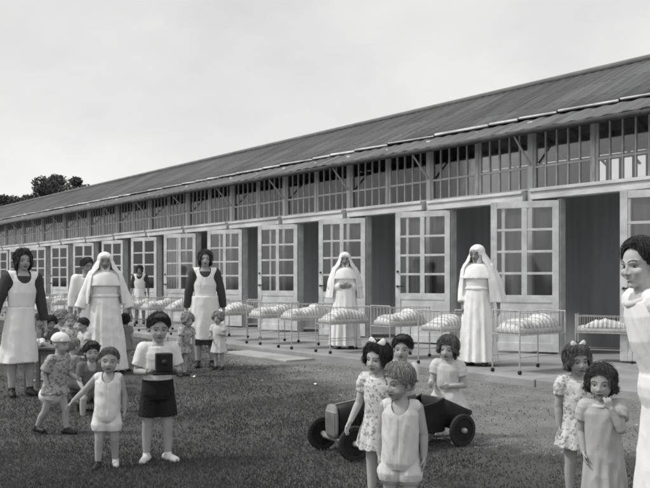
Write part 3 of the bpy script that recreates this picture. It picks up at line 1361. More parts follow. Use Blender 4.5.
    # ---------------- clothes
    def finish(f, name, mb, m, sm=2, wrinkle=.0, wf=30, field=None, thick=0, vox=None, seed=1, seam=False):
        V, F = remesh(mb, vox or max(.0045, f.vox * 1.15), sm)
        if wrinkle:
            c = V.mean(0)
            dirs = V - np.array([c[0], c[1], 0]) * 1.0
            dirs[:, 2] = 0
            dirs /= np.maximum(1e-6, np.linalg.norm(dirs, axis=1))[:, None]
            Q = V * np.array((1, 1, .55))
            nz_ = .55 * wob(Q, wf, seed) + 1.1 * (.35 - np.abs(wob(Q * (1, 1, .8) + .3 * V[:, [2, 0, 1]], wf * 1.1, seed + 7)))
            if seam:
                iu_ = np.linalg.inv(f.U)
                lx = ((V - f.pel) @ iu_.T)
                nz_ = nz_ - .45 * np.exp(-(lx[:, 0] / .004) ** 2) * (lx[:, 1] < 0)
            V = V + dirs * (nz_ * wrinkle)[:, None]
        if field is not None:
            V, F = clip(V, F, field(V))
        return mesh_obj(name, V, F, m, f.body, thick=thick)

    def skirt_rings(f, z0, z1, r0, r1, folds=9, amp=.06, off=0, seed=0, sway=(0, 0), ell=.86, seg=72, power=1.0, rows=12):
        """z1 hem height (absolute), r as fraction of H"""
        rings = []
        r = np.random.default_rng(seed)
        ph = r.uniform(0, 6.28, 3)
        for i in range(rows + 1):
            t = i / rows
            z = z0 + (z1 - z0) * t
            rad = (r0 + (r1 - r0) * t ** power) * f.H + off
            a = np.linspace(0, 2 * math.pi, seg, endpoint=False)
            fold = 1 + amp * t ** .7 * (np.sin(folds * a + ph[0] + .5 * np.sin(2 * a + ph[1])) + .45 * np.sin((folds * 1.7 // 1) * a + ph[2]))
            b = f.pel
            rings.append(np.stack([b[0] + sway[0] * t + rad * fold * np.cos(a), b[1] + .006 * f.H + sway[1] * t + rad * ell * fold * np.sin(a),
                                   np.full(seg, z) + .004 * np.sin(3 * a + ph[1]) * t], 1))
        return rings

    def sleeve(f, mb, s, off, upto, flare=0, puff=False):
        """upto 0..1 upper arm, 1..2 forearm"""
        H, k = f.H, f.k
        a = f.sho[s]
        r0 = .040 * H + off
        if puff:
            e = a + (f.elb[s] - a) * upto
            mb.ell((a * .55 + e * .45), (.055 * H, .05 * H, .055 * H))
            mb.cap(a, r0, e, .036 * H + off, 14, round_=False)
            return
        if upto <= 1:
            e = a + (f.elb[s] - a) * upto
            mb.cap(a, r0, a + (e - a) * .05, r0)
            mb.cap(a, r0, e, lerp(.034, .032, k) * H + off + flare, 16, round_=False)
        else:
            e = f.elb[s] + (f.wri[s] - f.elb[s]) * (upto - 1)
            mb.cap(a, r0, f.elb[s], .030 * H + off + flare * .4, 14)
            mb.cap(f.elb[s], .030 * H + off + flare * .4, e, .021 * H + off + flare, 16, round_=False)

    def dress(f, m, hem, sleeve=None, waist=.28, flare=.15, folds=9, amp=.07, off=.010, seed=1, name='dress', wrinkle=.006, sway=(0, 0), rtop=None, ell=.86, sflare=.006, power=1.0, neck=None):
        mb = MB()
        f.torso(mb, off, -.2 if abs(f.lean[0]) < 7 else 0, 1.06 if neck is None else neck)
        if abs(f.lean[0]) >= 7:
            mb.ell(f.pel + v3(0, .0, .03 * f.H), (.108 * f.H, .096 * f.H, .12 * f.H))
        zt = f.pel[2] + waist * (f.sh_z - f.hip_z)
        mb.loft(f.skirt_rings(zt, hem, rtop or lerp(.098, .078, f.k) * f.girth + off / f.H, flare, folds, amp, 0, seed, sway, ell, power=power))
        for s in 'LR':
            mb.cap(f.up((0, .01 * f.H, f.sh_z - .008 * f.H)), .036 * f.H + off * .6, f.sho[s], .037 * f.H + off)
            if sleeve == 'puff':
                f.sleeve(mb, s, off, .55, puff=True)
            elif sleeve:
                f.sleeve(mb, s, off, sleeve, sflare)
        return f.finish(name, mb, m, 2, wrinkle, 42 / max(.7, f.H), seed=seed)

    def collar(f, m, r=.058):
        mb = MB()
        for i in range(20):
            a = 2 * math.pi * i / 20
            b = 2 * math.pi * (i + 1) / 20
            pa = f.up((r * .95 * f.H * math.cos(a), .01 * f.H + r * f.H * math.sin(a), f.sh_z + .012 * f.H - .018 * f.H * (math.sin(a) < 0) * abs(math.sin(a))))
            pb = f.up((r * .95 * f.H * math.cos(b), .01 * f.H + r * f.H * math.sin(b), f.sh_z + .012 * f.H - .018 * f.H * (math.sin(b) < 0) * abs(math.sin(b))))
            mb.cap(pa, .012 * f.H, pb, .012 * f.H, 8)
        return f.finish('collar', mb, m, 1)

    def apron(f, hem, flare=.125, folds=7, amp=.04, off=.02, seed=3, waist=.30, bibw=.102, sway=(0, 0), dress_flare=None, rtop=None):
        """bib over the chest and a skirt that wraps to the back"""
        H = f.H
        mb = MB()
        f.torso(mb, off, .2, 1.0)
        for s in 'LR':
            mb.cap(f.up((0, .01 * H, f.sh_z - .008 * H)), .036 * H + off * .75, f.sho[s], .037 * H + off * .8)
        iu = np.linalg.inv(f.U)

        def bib(V):
            q = (V - f.pel) @ iu.T + v3(0, 0, f.hip_z)
            x, y, z = q[:, 0], q[:, 1], q[:, 2]
            tz = (z - f.hip_z) / (f.sh_z - f.hip_z)
            side = bibw * H * (1 - .30 * np.exp(-((tz - .83) / .16) ** 2)) - np.abs(x)
            # scooped neck
            neck = np.sqrt((x / (.050 * H)) ** 2 + ((tz - 1.03) / .20) ** 2) - 1
            top = 1.13 - tz
            back = np.where(y > .03 * H, -.2, 1.0) + (tz > .8) * .4
            return np.minimum(np.minimum(side / H * 10, neck), np.minimum(top, back))
        f.finish('apron_bib', mb, M['apron'], 2, .006, 34, bib, .004, seed=seed)
        mb = MB()
        zt = f.pel[2] + waist * (f.sh_z - f.hip_z)
        mb.loft(f.skirt_rings(zt, hem, (rtop or lerp(.098, .078, f.k) * f.girth) + off / H, flare, folds, amp, .004, seed, sway))
        mb.cap(f.pel + v3(0, .0, zt - f.pel[2]), .01, f.pel + v3(0, 0, zt - f.pel[2] + .001), .01)
        return f.finish('apron_skirt', mb, M['apron'], 2, .008, 24, lambda V: (.045 * H - V[:, 1]) + .55 * (np.abs(V[:, 0]) - .03 * H) * 0 + 0 * V[:, 0], .004, seed=seed + 1)

    def romper(f, m, leg=.42, puff=.074, sleeve=None, off=.010):
        H = f.H
        mb = MB()
        f.torso(mb, off, -.3, 1.0)
        mb.ell(f.pel + v3(0, .01 * H, .0), (.112 * H, .100 * H, .078 * H))
        for s in 'LR':
            e = f.hip[s] + (f.knee[s] - f.hip[s]) * leg
            mm = f.hip[s] * .45 + e * .55
            mb.cap(f.hip[s] + v3(0, 0, .02 * H), .06 * H, mm, puff * H, 18)
            mb.cap(mm, puff * H, e, (puff - .010) * H, 18, round_=False)
            mb.cap(f.up((0, .01 * H, f.sh_z - .008 * H)), .036 * H + off * .6, f.sho[s] * .8 + f.up((0, .01 * H, f.sh_z)) * .2, .036 * H + off * .7)
            if sleeve:
                f.sleeve(mb, s, off, sleeve, .004)
        iu = np.linalg.inv(f.U)

        def fld(V):
            q = (V - f.pel) @ iu.T + v3(0, 0, f.hip_z)
            tz = (q[:, 2] - f.hip_z) / (f.sh_z - f.hip_z)
            neck = np.sqrt((q[:, 0] / (.052 * H)) ** 2 + ((tz - 1.04) / .19) ** 2) - 1
            return neck
        f.finish('romper', mb, m, 3, .0065, 58, fld, .004, seed=int(H * 1000), seam=True)

    def shirt(f, m, sleeve=.62, off=.010, collar=True):
        mb = MB()
        f.torso(mb, off, -.02, 1.04)
        for s in 'LR':
            mb.cap(f.up((0, .01 * f.H, f.sh_z - .008 * f.H)), .036 * f.H + off * .6, f.sho[s], .037 * f.H + off)
            f.sleeve(mb, s, off, sleeve, .008)
        f.finish('shirt', mb, m, 2, .0065, 52, seed=2, seam=True)
        if collar:
            f.collar(m, .05)

    def shorts(f, m, leg=.72, rad=.066, off=.014, slack=.006):
        H = f.H
        mb = MB()
        f.torso(mb, off + .006, -.2, .31)
        mb.ell(f.pel + v3(0, .01 * H, .0), (.104 * H, .094 * H, .08 * H))
        for s in 'LR':
            e = f.hip[s] + (f.knee[s] - f.hip[s]) * leg
            mb.cap(f.hip[s] + v3(0, 0, .02 * H), rad * H * .9, e, (rad * H + slack), 18, round_=False)
            mb.cap(f.hip[s] + v3(0, 0, .02 * H), rad * H * .9, f.hip[s] + v3(0, 0, .01 * H), rad * H * .9)
        f.finish('shorts', mb, m, 3, .005, 50, seed=4)

    # ---------------- hair
    def hair(f, m, style, seed=1):
        hh = f.hh
        r = np.random.default_rng(seed)
        mb = MB()
        R = f.HR
        wide = lerp(1.06, .94, f.k)
        ax, ay, az, cz, cy = .375 * wide, .44, .40, .62, .06
        P = dict(length=.0, front=.83, side=.52, back=.22, rad=.055, puff=.02, wave=.02, n=120, part=0, fringe=None)
        P.update(style)
        # scalp mass
        paths = []
        for i in range(P['n']):
            a = 2 * math.pi * (i + r.uniform(-.4, .4)) / P['n'] * 1.0
            # azimuth 0 = front (-y)
            fa = abs((a + math.pi) % (2 * math.pi) - math.pi)
            if fa < .75:
                ze = P['front'] - .05 * (fa / .75) + r.uniform(-.02, .02)
                if P['fringe']:
                    ze = P['fringe'] + r.uniform(-.03, .03)
            elif fa < 1.35:
                ze = lerp(P['front'] - .07, P['side'], (fa - .75) / .6) + r.uniform(-.03, .03)
            else:
                ze = lerp(P['side'], P['back'], min(1, (fa - 1.35) / 1.0)) + r.uniform(-.04, .04)
            hang = P['length'] if fa > P.get('hangfrom', 1.0) else 0
            pu = P['puff']
            pts = []
            steps = 7
            c0 = max(-.98, min(.98, (ze - cz) / az))
            th1 = math.acos(c0)
            ph = r.uniform(0, 6.28)
            st = P.get('start', .12)
            for q in range(steps + 1):
                th = st + (th1 - st) * q / steps
                rr = 1 + pu / .4 * (1 if hang > 0 else 1 - .8 * (q / steps) ** 2) + r.uniform(-.015, .015)
                aa = a + P['wave'] * 2.2 * math.sin(ph + q * 1.1)
                pts.append((ax * rr * math.sin(th) * math.sin(aa), cy - ay * rr * math.sin(th) * math.cos(aa), cz + az * rr * math.cos(th)))
            if hang > 0:
                x, y, z = pts[-1]
                zend = ze - hang * r.uniform(.82, 1.08)
                m_ = max(2, int((z - zend) / .09))
                for q in range(1, m_ + 1):
                    t = q / m_
                    sw = P['wave'] * math.sin(ph + t * 7)
                    curl = P.get('curl', 0) * t
                    k_ = 1 + P.get('spread', .1) * t
                    pts.append((x * k_ + sw, y * k_ + sw * .6 + curl * .0, z + (zend - z) * t))
            rad = P['rad'] * r.uniform(.8, 1.15)
            n = len(pts)
            paths.append((pts, rad, hang))
            for q in range(n - 1):
                t0, t1 = q / (n - 1), (q + 1) / (n - 1)
                mb.cap(f.hd(*pts[q]), rad * hh * (1 - .35 * t0), f.hd(*pts[q + 1]), rad * hh * (1 - .35 * t1), 7, rows=2)
        # cap that closes the crown
        E = mb.ell
        E(f.hd(0, cy + .03, cz + .06), [ax * hh * (1 + P['puff']), (ay - .03) * hh * (1 + P['puff']), (az - .04) * hh * (1 + P['puff'])], R)
        for c, rr in P.get('blobs', ()):
            E(f.hd(*c), [rr * hh] * 3 if not isinstance(rr, tuple) else [q * hh for q in rr], R)
        V, F = remesh(mb, max(.0035, f.vox), 1)
        V = V + unit(v3(0, 0, 1)) * 0
        V = V + ((V - f.hd(0, .05, .5)) / np.maximum(1e-6, np.linalg.norm(V - f.hd(0, .05, .5), axis=1))[:, None]) * (wob(V, 9 / hh, seed) * .012 * hh)[:, None]

        # keep the face clear
        iv = np.linalg.inv(R)
        piv = v3(0, .1, .12)

        def face(Vx):
            q = ((Vx - f.hc) / hh - piv) @ iv.T + piv
            zt = P['fringe'] if P['fringe'] else P['front']
            s1 = np.sqrt((q[:, 0] / P.get('facew', .30)) ** 2 + ((q[:, 2] - .40) / (zt - .40)) ** 2) - 1
            return np.maximum(s1, (q[:, 1] + .13) * 4)
        V, F = clip(V, F, face(V))
        # loose strands lying over the mass
        sm = MB()
        per = 8 if f.dist < 6.8 else (2 if f.dist < 9.5 else 1)
        for pts, rad, hang in paths:
            Pn = np.array(pts)
            ctr = v3(0, .06, .55)
            for _ in range(per):
                k0 = r.integers(0, 3)
                off = r.normal(size=3) * rad * .45
                grow = r.uniform(.72, 1.02) if r.uniform() > .08 else r.uniform(1.04, 1.2)
                q = Pn[k0:] + off
                nn = len(q)
                tt = np.linspace(0, 1, nn)
                dirs = q - ctr
                if hang:
                    dirs[:, 2] *= np.where(np.arange(nn) + k0 > 7, 0, 1)
                dirs /= np.maximum(1e-6, np.linalg.norm(dirs, axis=1))[:, None]
                q = q + dirs * (rad * grow * (1 - .35 * tt))[:, None] + r.normal(size=3) * .02 * tt[:, None]
                q[-1] += r.normal(size=3) * .03
                if q[-1][1] < -.13 and np.sqrt((q[-1][0] / P.get('facew', .30)) ** 2 + ((q[-1][2] - .40) / ((P['fringe'] or P['front']) - .40 + .02)) ** 2) < .93:
                    continue
                B = np.array([f.hd(*c) for c in q])
                ww = f.hh * r.uniform(.005, .011) * (1.0 if f.dist < 6.8 else 1.6)
                tube_ribbon(sm, B, ww)
        if sm.n:
            V2 = np.concatenate(sm.v)
            F = list(F) + [[i + len(V) for i in fc] for fc in sm.f]
            V = np.concatenate([V, V2])
        return mesh_obj('hair', V, F, M[m], f.body)

    def bow(f, m, c=(.1, -.1, 1.02), s=1.0):
        mb = MB()
        h = f.hh * s
        p = f.hd(*c)
        for sg in (-1, 1):
            for q in range(6):
                t = q / 5
                mb.ell(p + f.HR @ v3(sg * (.05 + .13 * t) * h, 0, (.03 + .05 * t) * h), ((.05 + .03 * t) * h, .035 * h, (.03 + .07 * t) * h))
        mb.ell(p, (.045 * h, .05 * h, .05 * h))
        return f.finish('hair_bow', mb, m, 1)


HAIR_LONG = dict(length=.42, front=.86, side=.50, back=.10, rad=.065, puff=.055, wave=.035, n=150, spread=.12, hangfrom=.85, facew=.29)
HAIR_BOY = dict(front=.86, side=.60, back=.30, rad=.06, puff=.05, wave=.03, n=110, blobs=(((.02, -.18, 1.0), (.26, .22, .13)), ((.0, .05, 1.03), (.25, .28, .1))))
HAIR_BOB = dict(length=.30, front=.86, side=.5, back=.25, rad=.06, puff=.05, wave=.03, n=140, spread=.16, hangfrom=.8, facew=.29, fringe=.80)
HAIR_TODD = dict(front=.84, side=.58, back=.30, rad=.05, puff=.012, wave=.02, n=110)
HAIR_CURL = dict(length=.08, front=.82, side=.50, back=.22, rad=.085, puff=.06, wave=.10, n=110, hangfrom=.9)
HAIR_UP = dict(front=.85, side=.55, back=.35, rad=.06, puff=.05, wave=.05, n=130, blobs=(((0, .42, .72), .16), ((.2, .25, .86), .14), ((-.2, .25, .86), .14), ((0, -.12, 1.0), (.2, .16, .1))))


def nun(label, pos, H, yaw, arms, seed, head=(0, 4, 0), dist=12, veil_len=.56, sway=0, flare=.155, hands=(.5, .5), group='nuns in white', lean=(0, 0, 0), open_=.11):
    f = Fig(label, pos, H, 1, yaw, 'skin3', arms, None, lean, head, None, 'nun', group, dist, 1.2, hands=hands, shoes='shoe_dark')
    hh = f.hh
    f.dress(M['habit'], .035 * H, 1.8, .40, flare, 13, .075, .014, seed, 'habit', .009, sflare=.028, power=.8, rtop=.106)
    # coif round the face
    mb = MB()
    mb.ell(f.hd(0, .07, .58), (.405 * hh, .40 * hh, .46 * hh), f.HR, 24, 16)
    mb.ell(f.hd(0, .02, .25), (.33 * hh, .33 * hh, .33 * hh), f.HR, 20, 14)
    mb.cap(f.hd(0, .05, .15), .27 * hh, f.nk - v3(0, .0, .02 * H), .062 * H)
    mb.cap(f.hd(-.2, -.25, .80), .10 * hh, f.hd(.2, -.25, .80), .10 * hh)
    iv = np.linalg.inv(f.HR)
    piv = v3(0, .1, .12)

    def loc(V):
        return ((V - f.hc) / hh - piv) @ iv.T + piv

    def cf(V):
        q = loc(V)
        s1 = np.sqrt((q[:, 0] / .245) ** 2 + ((q[:, 2] - .41) / .33) ** 2) - 1
        return np.maximum(s1, (q[:, 1] + .02) * 3)
    f.finish('coif', mb, M['habit'], 2, 0, 30, cf, .004)
    # shoulder cape
    mb = MB()
    rings = []
    for t in np.linspace(0, 1, 7):
        z = f.sh_z + .02 * H - t * .125 * H
        rx, ry = lerp(.066, .152, t ** .5) * H, lerp(.062, .112, t ** .5) * H
        a = np.linspace(0, 2 * math.pi, 48, endpoint=False)
        fo = 1 + .02 * t * np.sin(9 * a + seed)
        rings.append(np.array([f.up((rx * o * math.cos(q), .008 * H + ry * o * math.sin(q), z)) for q, o in zip(a, fo)]))
    mb.loft(rings)
    f.finish('cape', mb, M['habit'], 5, .008, 14, None)
    # belt
    mb = MB()
    zb = f.pel[2] + .40 * (f.sh_z - f.hip_z)
    mb.loft(f.skirt_rings(zb + .012 * H, zb - .012 * H, .117, .117, 3, 0.0))
    f.finish('belt', mb, M['habit'], 1)
    # veil
    mb = MB()
    mb.ell(f.hd(0, .09, .62), (.47 * hh, .50 * hh, .45 * hh), f.HR, 26, 18)
    hc = f.hd(0, .10, .55)
    levels = [(hc[2], .46 * hh, .48 * hh, hc[0], hc[1])]
    chin = f.hd(0, .10, .05)
    levels.append((chin[2], .74 * hh, .58 * hh, chin[0], chin[1] + .0))
    top = f.up((0, .03 * H, f.sh_z))
    levels.append((f.sh_z - .02 * H, .150 * H, .120 * H, top[0], top[1]))
    levels.append((f.sh_z - .12 * H, .178 * H, .138 * H, top[0] + sway * .5, top[1] + .01 * H))
    levels.append((veil_len * H, .196 * H, .150 * H, top[0] + sway, top[1] + .02 * H))
    rings = []
    zs = np.linspace(levels[0][0], levels[-1][0], 16)
    lz = [q[0] for q in levels][::-1]
    for z in zs:
        g = [np.interp(z, lz, [q[i] for q in levels][::-1]) for i in range(1, 5)]
        t = (levels[0][0] - z) / (levels[0][0] - levels[-1][0])
        a = np.linspace(0, 2 * math.pi, 90, endpoint=False)
        fo = 1 + .045 * t * np.sin(11 * a + seed) + .02 * t * np.sin(17 * a + 2 * seed)
        rings.append(np.stack([g[2] + g[0] * fo * np.cos(a), g[3] + g[1] * fo * np.sin(a), np.full(90, z)], 1))
    mb.loft(rings)

    def vf(V):
        q = loc(V)
        w_ = np.interp(V[:, 2], [veil_len * H, f.sh_z, chin[2], hc[2]], [open_ * H * 1.25, open_ * H * .98, .40 * hh, .31 * hh])
        zt = .86
        s1 = np.where(q[:, 2] > .45, np.sqrt((q[:, 0] / .31) ** 2 + ((q[:, 2] - .45) / (zt - .45)) ** 2) - 1, (np.abs(V[:, 0] - hc[0]) - w_) / (.3 * hh))
        return np.minimum(np.maximum(s1, (V[:, 1] - .05 * H) / (.3 * hh)), (V[:, 2] - veil_len * H - .006) * 20 + .02)
    f.finish('veil', mb, M['habit'], 2, .009, 20, vf, .004, seed=seed)
    return f


# --- nurses and nuns -------------------------------------------------------
NG = 'nurses in white aprons'
HANG_L = ((.20, .03, -1), (.10, -.14, -1))
HANG_R = ((-.20, .03, -1), (-.10, -.14, -1))

# far-left nurse
f = Fig('nurse with dark hair and dark sleeves standing on the lawn at the left edge', at(21, 9.0), 1.61, 1, 14, 'skin2',
        dict(R=((-.34, .06, -1), (-.22, -.10, -1)), L=((.26, .04, -1), (.20, -.08, -1))), None, (0, 0, 2), (4, 2, 0), None, 'nurse', NG, 9, .96, shoes='shoe_dark')
f.dress(M['darkdress'], .28 * f.H, 1.85, .3, .105, 7, .04, seed=11)
f.apron(.235 * f.H, .126, 6, .05, seed=12, sway=(-.03, -.02))
f.hair('hair_dark', dict(HAIR_LONG, length=.34), 3)

# nun on the left lawn
nun('nun in white habit on the lawn behind the small table, arms away from her sides', at(105, 11.1), 1.66, 4,
    dict(R=((-.42, .05, -1), (-.34, -.15, -1)), L=((.42, .05, -1), (.30, -.15, -1))), 21, (0, 6, 0), 11, .58, flare=.185)

# nurse behind that nun
f = Fig('nurse in white partly hidden behind the left nun, her head beside the veil', at(85.5, 12.0), 1.60, 1, 20, 'skin3',
        dict(R=HANG_R, L=HANG_L), None, (4, 0, 0), (12, 6, 0), None, 'nurse', NG, 12, shoes='shoe_dark')
f.dress(M['apron'], .27 * f.H, 1.6, .3, .13, 8, .05, seed=31)
f.hair('hair_dark', dict(HAIR_UP), 4)

# nurse on the far platform
f = Fig('dark-haired nurse farthest away, standing on the platform among the far cots', at(140, 21.8, PZ), 1.57, 1, -10, 'skin3',
        dict(R=((-.25, .03, -1), (-.1, -.3, -1)), L=((.25, .03, -1), (.1, -.3, -1))), None, (4, 0, 0), (0, 14, 0), None, 'nurse', NG, 20, shoes='shoe_dark')
f.dress(M['darkdress'], .30 * f.H, 1.2, .3, .10, 7, .04, seed=41)
f.apron(.26 * f.H, .12, 6, .05, seed=42)
f.hair('hair_dark', dict(HAIR_LONG, length=.2), 5)

# middle nurse
f = Fig('nurse with shoulder-length dark hair between two small fair children', at(205, 11.95), 1.71, 1, 3, 'skin2',
        dict(R=((-.27, .10, -1), (-.12, .06, -1)), L=((.29, .10, -1), (.14, .06, -1))), None, (0, 0, 0), (0, 0, 2), None, 'nurse', NG, 12, 1.02, shoes='shoe_dark')
f.dress(M['darkdress'], .195 * f.H, 1.9, .3, .098, 7, .04, seed=51)
f.apron(.245 * f.H, .124, 8, .04, seed=52, rtop=.098)
f.hair('hair_dark', dict(HAIR_LONG, length=.30), 6)

# nun with folded hands
nun('nun in white habit with hands folded at her waist, standing behind a cot', at(345, 14.0, PZ), 1.66, 2,
    dict(R=((-.30, .02, -1), (.95, -.62, .02), (0, 1, .2), (0, -.2, 1)), L=((.30, .02, -1), (-.95, -.70, .0), (0, 1, .2), (0, -.2, 1))), 61, (-2, 6, 0), 13, .53, flare=.165, hands=(.6, .6), open_=.105)

# nun by the right doors
nun('nun in white habit at the platform edge, head turned left, nearest the right doors', at(478, 11.25, PZ), 1.67, -14,
    dict(R=((-.20, .02, -1), (.02, -.25, -1)), L=((.34, .10, -1), (.12, .0, -1))), 71, (-16, 10, 0), 10.5, .53, sway=.05, flare=.165, open_=.10)

# smiling nurse at the right edge
f = Fig('smiling nurse in white apron at the right edge, looking to the left', at(671, 3.62), 1.475, 1, -66, 'skin',
        dict(R=((.10, .28, -1), (.1, .10, -1)), L=((.14, .34, -1), (.05, .10, -1))), None, (15, 0, 0), (24, 6, -2), None, 'nurse', NG, 3.9, 1.06, smile=True, shoes='shoe_dark')
f.dress(M['apron'], .16 * f.H, .95, .3, .135, 8, .05, seed=81, neck=1.0)
f.collar(M['offwhite'], .062)
f.hair('hair_dark', dict(HAIR_UP, puff=.05, rad=.045, wave=.015, front=.93, facew=.32, side=.52, n=170), 8)

# --- children --------------------------------------------------------------
# toddler with pale cap of hair, striding
f = Fig('toddler with white cap and blotched smock striding across the grass', at(55, 6.75), .86, .12, 46, 'skin2',
        dict(R=((-.25, .25, -1), (.05, -.5, -.8)), L=((.15, -.3, -1), (-.15, -.9, -.1))),
        dict(R=((-.06, .34, -1), (-.02, .62, -1)), L=((.06, -.42, -1), (.02, -.05, -1))), (10, 0, 0), (8, 6, 0), None, 'child', None, 6.7, shoes='shoe_dark')
f.dress(M['floral3'], .40 * f.H, .8, .3, .150, 7, .06, seed=101)
mb = MB()
mb.ell(f.pel + v3(0, .055 * f.H, -.05 * f.H), (.115 * f.H, .12 * f.H, .10 * f.H))
for s_ in 'LR':
    mb.cap(f.hip[s_], .075 * f.H, f.hip[s_] + (f.knee[s_] - f.hip[s_]) * .35, .066 * f.H, 16, round_=False)
f.finish('bloomers', mb, M['white'], 2, .004, 40)
mb = MB()
mb.ell(f.hd(0, .07, .68), (.43 * f.hh, .47 * f.hh, .40 * f.hh), f.HR)
mb.cap(f.hd(-.3, -.25, .70), .07 * f.hh, f.hd(.3, -.25, .70), .07 * f.hh)


def capf(V, f=f):
    q = (V - f.hc) / f.hh
    return q[:, 2] - .62 + .25 * np.minimum(0, q[:, 1] * -1)


f.finish('cap', mb, M['white'], 2, .003, 40, capf, .004)

# toddler in white romper
f = Fig('toddler in a white romper walking towards the camera, one arm held out to the side', at(107, 5.55), .815, .12, -6, 'skin2',
        dict(R=((-.75, .25, -.85), (-.75, -.1, -.75)), L=((.28, .1, -1), (.05, -.1, -1))),
        dict(R=((-.06, -.10, -1), (-.05, .02, -1)), L=((.04, .05, -1), (.03, .25, -1))), (0, 0, 2), (4, 5, 3), None, 'child', None, 5.5,
        shoes=dict(R='shoe_dark', L='shoe_white'))
f.romper(M['white'], .60, .074)
f.hair('hair_mid', dict(HAIR_TODD, puff=.0, rad=.04, front=.88), 11)

# boy with black box
f = Fig('boy in white shirt and black shorts holding a black box in front of him', at(158, 5.75), 1.035, .42, 6, 'skin2',
        dict(R=((-.30, .08, -1), (.42, -.9, .02), (.5, .2, .85), (0, -.3, 1)), L=((.30, .04, -1), (-.30, -.95, .10), (-.5, .2, .85), (0, -.3, 1))),
        dict(R=((-.10, 0, -1), (-.03, .03, -1)), L=((.07, -.02, -1), (.02, .05, -1))), (0, 0, 0), (2, 8, 2), None, 'child', None, 5.7, hands=(.9, .9), shoes='shoe_white',
        footyaw=(30, -22))
f.shirt(M['white'], .75)
f.shorts(M['navy'], .70, .068)
f.hair('hair_dark', HAIR_BOY, 12)
boy = f
bm_ = MB()
pR, pL = boy.wri['R'], boy.wri['L']
mid = (pR + pL) / 2 + v3(0, -.06, .025)
bx = empty('black_box', boy.root_pos, boy.rz, 'black box camera with a flap held up in the boy’s hands'.replace('’', "'"), 'box')
m1 = MB()
m1.box(mid + v3(.012, -.015, .045), (.115, .085, .13))
m1.build('box_body', M['black'], bx, smooth=False, bevel=.008)
m1 = MB()
m1.box(mid + v3(.015, -.025, -.028), (.16, .105, .018))
m1.build('base_board', M['black'], bx, smooth=False, bevel=.004)
m1 = MB()
m1.cap(mid + v3(.012, -.056, .05), .020, mid + v3(.012, -.066, .05), .020, 16, round_=False)
m1.build('lens', M['castor'], bx)

# crouching dark haired child behind the romper
SIT = dict(R=((-.25, -1, -.05), (-.05, -.10, -1)), L=((.25, -1, -.05), (.05, -.10, -1)))
f = Fig('dark-haired child sitting low behind the toddler in the white romper', at(90.5, 7.9), .92, .2, 8, 'skin2',
        dict(R=((-.2, -.3, -1), (.2, -.8, -.4)), L=((.2, -.3, -1), (-.2, -.8, -.4))), SIT, (10, 0, 0), (4, 4, 0), .17, 'child', None, 8)
f.romper(M['midgrey'], .7, .07, sleeve=.7)
f.hair('hair_dark', dict(HAIR_BOY, fringe=.80), 13)

# children round the table
TG = 'children behind the small table'
f = Fig('light-haired child with a pale face behind the middle of the small table', at(71, 10.2), .86, .15, -8, 'skin', dict(R=((-.2, -.4, -1), (.3, -.9, 0)), L=((.2, -.4, -1), (-.3, -.9, 0))),
        None, (6, 0, 0), (6, 10, 0), None, 'child', TG, 10)
f.dress(M['floral2'], .4 * f.H, .6, .3, .14, seed=121)
f.hair('hair_fair', HAIR_TODD, 14)
f = Fig('dark-haired child behind the right end of the small table, turned sideways', at(87, 10.0), .82, .15, -60, 'skin2', dict(R=((-.2, -.4, -1), (.2, -.9, 0)), L=((.2, -.4, -1), (-.2, -.9, 0))),
        None, (8, 0, 0), (0, 12, 0), None, 'child', TG, 10)
f.dress(M['offwhite'], .4 * f.H, .6, .3, .14, seed=122)
f.hair('hair_dark', HAIR_TODD, 15)
f = Fig('dark-haired child behind the left end of the small table, head bent down', at(49, 10.4), .84, .15, 15, 'skin2', dict(R=((-.2, -.4, -1), (.3, -.9, 0)), L=((.2, -.4, -1), (-.3, -.9, 0))),
        None, (12, 0, 0), (0, 22, 0), None, 'child', TG, 10)
f.dress(M['midgrey'], .4 * f.H, .6, .3, .14, seed=123)
f.hair('hair_dark', dict(HAIR_BOB, length=.12), 16)
f = Fig('small fair-haired child seated at the front of the small table, behind the striding toddler', at(69, 8.5), .84, .12, 120, 'skin2', dict(R=((-.2, -.4, -1), (.3, -.9, 0)), L=((.2, -.4, -1), (-.3, -.9, 0))),
        SIT, (8, 0, 0), (0, 10, 0), .2, 'child', None, 9)
f.romper(M['greydress'], .6, .07, sleeve=.6)
f.hair('hair_fair', HAIR_TODD, 17)

f = Fig('curly fair-haired toddler in white, farthest back behind the small table', at(59, 10.7), .88, .12, 30, 'skin', dict(R=((-.2, -.4, -1), (.3, -.9, 0)), L=((.2, -.4, -1), (-.3, -.9, 0))),
        None, (8, 0, 0), (10, 12, 0), None, 'child', TG, 10)
f.dress(M['white'], .4 * f.H, .6, .3, .14, seed=124)
f.hair('hair_fair', HAIR_CURL, 27)
f = Fig('dark-haired child in pale smock between the left nurse and the table', at(35, 10.3), .86, .2, 40, 'skin2', dict(R=((-.2, -.4, -1), (.3, -.9, 0)), L=((.2, -.4, -1), (-.3, -.9, 0))),
        None, (10, 0, 0), (8, 14, 0), None, 'child', TG, 10)
f.dress(M['palegrey'], .4 * f.H, .6, .3, .14, seed=125)
f.hair('hair_brown', HAIR_TODD, 28)

# girl seen from behind
f = Fig('girl in grey dress seen from behind, standing right of the left nun', at(125, 11.4), .80, .25, 168, 'skin2', dict(R=HANG_R, L=HANG_L), None, (0, 0, 0), (0, 0, 0), None, 'child', None, 11,
        shoes='shoe_dark')
f.dress(M['greydress'], .38 * f.H, 'puff', .3, .155, 8, .06, seed=131)
f.hair('hair_dark', dict(HAIR_BOB, length=.15), 18)

